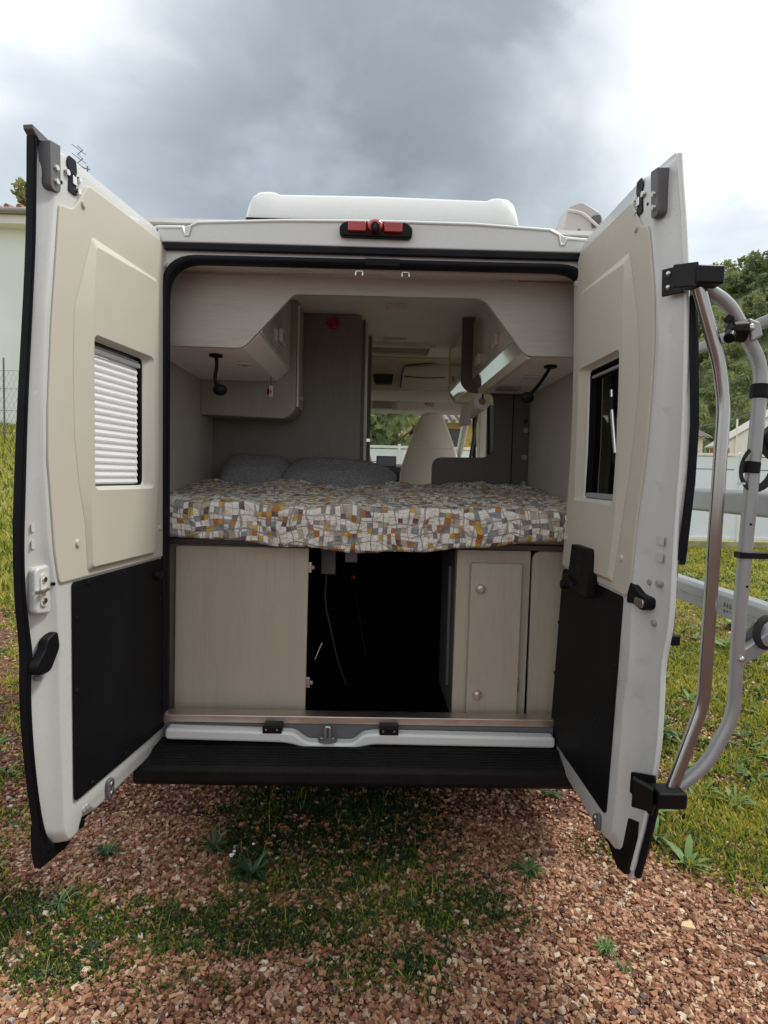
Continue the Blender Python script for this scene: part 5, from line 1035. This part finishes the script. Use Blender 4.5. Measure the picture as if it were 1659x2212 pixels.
# houses beyond the fence on the right
HW = M('pale_house_render', (0.84, 0.82, 0.78), 0.9, var=0.05, vscale=0.7); TILE = M('terracotta_roof', (0.30, 0.17, 0.11), 0.85, var=0.25, vscale=2); OCH = M('ochre_render', (0.62, 0.42, 0.14), 0.9, var=0.06)
SHUT = M('brown_shutter', (0.12, 0.07, 0.045), 0.7); WGL = M('dark_window_glass', (0.03, 0.035, 0.04), 0.1)
def house(name, x0, x1, y0, y1, zb, ze, zr, wallm, roofm, label, wins=(), axis='x'):
    h = thing(name, ((x0 + x1) / 2, (y0 + y1) / 2, zb), label, 'house')
    xm, ym = (x0 + x1) / 2, (y0 + y1) / 2
    if axis == 'gable':        # gable faces the camera
        MB().prism([(x0, y0, zb), (x1, y0, zb), (x1, y0, ze), (xm, y0, zr), (x0, y0, ze)], (0, y1 - y0, 0)).build('wall', wallm, h)
        for sgn, xe in ((-1, x0), (1, x1)):
            MB().prism([(xm, y0 - 0.15, zr + 0.05), (xe + sgn * 0.3, y0 - 0.15, ze - 0.10), (xe + sgn * 0.3, y0 - 0.15, ze - 0.02), (xm, y0 - 0.15, zr + 0.13)], (0, y1 - y0 + 0.3, 0)).build('roof', roofm, h)
    else:
        bx('wall', x0, x1, y0, y1, zb, ze, wallm, h)
        rf = MB().prism([(x0 - 0.4, y0 - 0.5, ze - 0.05), (x0 - 0.4, ym, zr), (x0 - 0.4, y1 + 0.5, ze - 0.05), (x0 - 0.4, ym, zr - 0.2)], (x1 - x0 + 0.8, 0, 0)).build('roof', roofm, h)
        nt_ = min(60, int((x1 - x0 + 0.8) / 0.28))
        for k in range(nt_):
            xx = x0 - 0.4 + (k + 0.5) * (x1 - x0 + 0.8) / nt_
            MB().tube([(xx, y0 - 0.52, ze + 0.01), (xx, ym, zr + 0.06)], 0.07, 6).build('tile_row', roofm, rf)
    for (wx, wz, ww, wh_) in wins:
        f_ = bx('window', wx - ww / 2 - 0.06, wx + ww / 2 + 0.06, y0 - 0.05, y0 + 0.02, wz - wh_ / 2 - 0.06, wz + wh_ / 2 + 0.06, SHUT, h); bx('pane', wx - ww / 2, wx + ww / 2, y0 - 0.065, y0 - 0.05, wz - wh_ / 2, wz + wh_ / 2, WGL, f_)
    return h
h = house('gabled_house', 23.4, 34.5, 38, 39.4, 0, 4.1, 7.6, HW, M('pale_grey_roof', (0.42, 0.40, 0.37), 0.9, var=0.15), 'white gabled house behind the fence at the right border', [(26.5, 3.3, 0.9, 1.1)], 'gable')
MB().cyl((24.35, 37.9, 1.5), (24.35, 37.9, 5.9), 0.06, seg=8).build('vent_pipe', HW, h)
house('small_house', 18.2, 22.15, 38, 45, 0, 4.6, 5.9, HW, M('grey_tile_roof', (0.25, 0.22, 0.19), 0.9, var=0.2), 'small pale house right beside the open right door edge', [], 'x')
o = MB().box(22.3, 23.4, 37, 37.4, 0, 3.9).build('brick_wall', M('red_brick_wall', (0.33, 0.15, 0.09), 0.9, var=0.25, vscale=6), None); tag(o, 'short reddish wall between the two pale houses', 'wall')
house('yellow_house', 2.0, 9.0, 20, 27, 0, 3.55, 4.6, OCH, M('weathered_tile_roof', (0.25, 0.20, 0.17), 0.9, var=0.3, vscale=5), 'yellow house with tiled roof seen through the windscreen', [(3.0, 2.9, 0.6, 0.7)], 'x')
o = house('far_white_house', -1.5, 1.7, 26, 30, 0, 3.2, 3.9, HW, TILE, 'low pale house behind the tree seen through the windscreen', [(0.3, 2.8, 0.7, 0.6), (1.2, 2.8, 0.4, 0.6)], 'x')
# mint building far left
MINT = M('mint_render', (0.84, 0.89, 0.86), 0.9, var=0.05, vscale=0.5)
mbld = thing('mint_building', (-16, 20, 2.8), 'pale mint green building with gutter behind the left rear door', 'building')
bx('wall', -22, -9.4, 18.0, 28, 2.0, 9.25, MINT, mbld); 
bx('eaves', -22.3, -9.1, 17.55, 28.3, 9.25, 9.55, HW, mbld, 0.02)
MB().tube([(-22.3, 17.45, 9.62), (-9.1, 17.45, 9.62)], 0.10, 12).build('gutter', M('zinc_gutter', (0.33, 0.32, 0.31), 0.5, 0.5), mbld)
rf = MB().prism([(-22.3, 17.5, 9.66), (-22.3, 22.5, 10.7), (-22.3, 28.4, 9.66)], (13.2, 0, 0)).build('roof', TILE, mbld)
for k in range(34): MB().tube([(-22.1 + k * 0.385, 17.42, 9.73), (-22.1 + k * 0.385, 22.5, 10.76)], 0.09, 6).build('tile_row', TILE, rf)
o = thing('roof_chimney', (-15.1, 21, 10), 'small chimney with tiled cap at the left border', 'chimney')
bx('shaft', -15.9, -14.75, 20.6, 21.4, 10.2, 12.2, HW, o); MB().prism(XZ([(-16.1, 12.2), (-14.5, 12.2), (-15.3, 12.9)], 20.4), (0, 1.2, 0)).build('cap', TILE, o)
# television antenna above the left door
an = thing('tv_antenna', (-11.35, 22, 9.9), 'thin television aerial poking up above the left rear door', 'antenna')
AM = M('weathered_aerial', (0.16, 0.16, 0.17), 0.5, 0.6)
MB().tube([(-11.30, 22, 9.8), (-11.30, 22, 13.25)], 0.025, 6).build('mast', AM, an)
MB().tube([(-12.25, 22, 13.35), (-11.2, 22, 13.12)], 0.02, 6).build('boom', AM, an)
zz = [(-11.68 + 0.13 * (k % 2) * 1.6, 22, 14.0 - k * 0.16) for k in range(8)]
MB().tube(zz, 0.018, 6).build('element', AM, an)
for k in range(4): MB().tube([(-11.75, 21.7, 13.9 - 0.33 * k), (-11.5, 22.3, 13.82 - 0.33 * k)], 0.014, 5).build('element', AM, an)
# wire fence on the bank
wf = thing('wire_fence', (-10.4, 14.8, 2.0), 'thin wire mesh fence with dark posts on the grassy bank', 'fence')
for x in (-13.4, -10.28, -7.2): MB().tube([(x, 14.8, 1.9), (x, 14.8, 4.55)], 0.025, 6).build('post', AM, wf)
for z in (2.5, 3.1, 3.7, 4.2): MB().tube([(-13.4, 14.8, z), (-7.2, 14.8, z)], 0.006, 4).build('wire', AM, wf)
mbm = MB()
for k in range(45):
    x = -13.4 + k * 0.14; mbm.tube([(x, 14.8, 2.3), (x + 0.9, 14.8, 4.2)], 0.003, 3); mbm.tube([(x + 0.9, 14.8, 2.3), (x, 14.8, 4.2)], 0.003, 3)
tag(mbm.build('mesh_wires', AM, wf), kind='stuff')
# power line on the right
pln = MB(); pln.tube([(19.5 + 6 * q, 34, 4.9 + 1.9 * q - 0.5 * q * (1 - q)) for q in [k / 10 for k in range(15)]], 0.02, 5); o = pln.build('power_cable', AM, None); tag(o, 'thin overhead cable sloping in front of the wooded hill', 'cable')

# hillside and woods on the right
def hill_z(x, y):
    x = np.asarray(x, float); y = np.asarray(y, float)
    d = np.hypot(x, y + 2.27)
    return 32.0 * sstep(46, 112, d) * (1 + 0.02 * sstep(0.52, 0.66, x / np.maximum(y, 1))) * (1 + 0.04 * np.sin(x * 0.13) + 0.03 * np.sin(y * 0.11)) * sstep(8, 34, x) - 0.6
hx = np.linspace(6, 210, 70); hy = np.linspace(38, 240, 70); X, Y = np.meshgrid(hx, hy); Z = hill_z(X, Y)
idx = np.arange(X.size).reshape(X.shape); fc = np.stack([idx[:-1, :-1], idx[:-1, 1:], idx[1:, 1:], idx[1:, :-1]], -1).reshape(-1, 4)
hl = np_mesh('hill', np.stack([X.ravel(), Y.ravel(), Z.ravel()], 1), fc, M('hill_undergrowth', (0.09, 0.11, 0.04), 0.95, var=0.4, vscale=0.5), smooth=True); tag(hl, kind='structure')
LEAF = rnd_mat('woodland_leaves', [(0.0, (0.10, 0.135, 0.075)), (0.4, (0.18, 0.225, 0.10)), (0.7, (0.28, 0.31, 0.12)), (0.9, (0.38, 0.36, 0.16)), (1.0, (0.38, 0.29, 0.17))], 0.8, 0.35)  # leaf tones paled to stand in for distance haze
BARK = M('tree_bark', (0.12, 0.10, 0.08), 0.9, var=0.2, vscale=8)
def crown(cx, cy, cz, rx, rz, n_, sz, seed, rb, clumps=14):
    g_ = np.random.default_rng(seed)
    cc = g_.normal(size=(clumps, 3)); cc /= np.linalg.norm(cc, axis=1)[:, None]; cc *= g_.uniform(0.35, 0.95, (clumps, 1)); cr_ = g_.uniform(0.22, 0.42, clumps)
    k = g_.integers(0, clumps, n_); d = g_.normal(size=(n_, 3)); d /= np.linalg.norm(d, axis=1)[:, None]
    p = cc[k] + d * (cr_[k] * g_.uniform(0.5, 1.05, n_))[:, None]
    p = p * np.array([rx, rx, rz]) + np.array([cx, cy, cz])
    a = g_.normal(size=(n_, 3)); a /= np.linalg.norm(a, axis=1)[:, None]; b_ = np.cross(a, g_.normal(size=(n_, 3))); b_ /= np.linalg.norm(b_, axis=1)[:, None]
    s_ = sz * g_.uniform(0.6, 1.4, (n_, 1))
    V = np.stack([p - a * s_, p + b_ * s_ * 0.55, p + a * s_, p - b_ * s_ * 0.55], 1).reshape(-1, 3)
    F = np.arange(n_ * 4).reshape(-1, 4); tone = np.clip(rb + (g_.normal(0, 0.07, clumps))[k] + g_.normal(0, 0.08, n_), 0, 1)
    return V, F, np.repeat(tone, 4)
rngt = np.random.default_rng(11); Vs, Fs, As, off = [], [], [], 0
cnt = 0
for d in np.concatenate([np.arange(56, 124, 3.0)]):
    for az in np.arange(0.34, 0.78, 3.1 / d):
        azj = az + rngt.normal(0, 0.012); dj = d + rngt.normal(0, 1.6); x = dj * math.sin(azj); y = dj * math.cos(azj) - 2.27
        z = float(hill_z(x, y)); r_ = rngt.uniform(1.7, 2.9); hh = rngt.uniform(1.3, 2.4)
        V, F, A = crown(x, y, z + hh * 0.95, r_, hh, 620 if d < 90 else 480, 0.09 + 0.0016 * d * rngt.uniform(0.7, 1.1), 100 + cnt, rngt.choice([0.25, 0.4, 0.55, 0.62, 0.75, 0.5]), 9)
        Vs.append(V); Fs.append(F + off); As.append(A); off += len(V); cnt += 1
o = np_mesh('woodland', np.concatenate(Vs), np.concatenate(Fs), LEAF, np.concatenate(As)); tag(o, 'dense mixed woodland in early autumn colour covering the hillside', 'woodland', kind='stuff')
def tree(x, y, zb, ht_, rx, rz, n_, sz, seed, rb, label, grp=None, name='tree', clumps=14):
    tr = thing(name, (x, y, zb), label, 'tree', grp)
    mb_ = MB(); mb_.tube([(x, y, zb - 0.1), (x + 0.1, y, zb + ht_ * 0.45), (x + 0.05, y + 0.05, zb + ht_ * 0.85)], [0.16 * ht_ / 5, 0.11 * ht_ / 5, 0.03], 8)
    for k in range(4):
        a = k * 1.7 + seed; mb_.tube([(x + 0.06, y, zb + ht_ * (0.40 + 0.08 * k)), (x + math.cos(a) * rx * 0.7, y + math.sin(a) * rx * 0.7, zb + ht_ * (0.62 + 0.08 * k))], [0.05 * ht_ / 5, 0.015], 6)
    mb_.build('trunk', BARK, tr)
    V, F, A = crown(x, y, zb + ht_ - rz * 0.9, rx, rz, n_, sz, seed, rb, clumps); V = V - np.array([x, y, zb])
    np_mesh('crown', V, F, LEAF, A, parent=tr); return tr
tree(-0.1, 14.4, 0, 4.6, 1.9, 1.7, 5200, 0.12, 31, 0.52, 'leafy green tree behind the fence seen through the windscreen', name='garden_tree', clumps=26)
tree(3.3, 14.0, 0, 3.0, 0.75, 0.9, 1300, 0.07, 32, 0.78, 'yellow-green bush before the yellow house seen through windscreen', name='garden_bush', clumps=12)
tree(-14.0, 23.0, 8.2, 4.7, 0.95, 1.2, 1400, 0.13, 33, 0.68, 'leafy treetop showing over the mint building at far left', name='treetop', clumps=10)
for i, (px, py, r_, rb, lb) in enumerate([(20.0, 36.0, 1.1, 0.85, 'yellowish bush in front of the small pale house'), (22.6, 36.2, 0.9, 0.9, 'flowering ochre bush beside the short reddish wall'), (26.0, 35.5, 1.2, 0.55, 'green bush before the white gabled house'), (24.4, 46, 2.4, 0.45, 'dark green tree rising between the two pale houses')]):
    tree(px, py, 0, 3.6 if i < 3 else 9.0, r_, 1.1 if i < 3 else 3.0, 900, 0.16, 60 + i, rb, lb, name='bush' if i < 3 else 'tree', clumps=10)
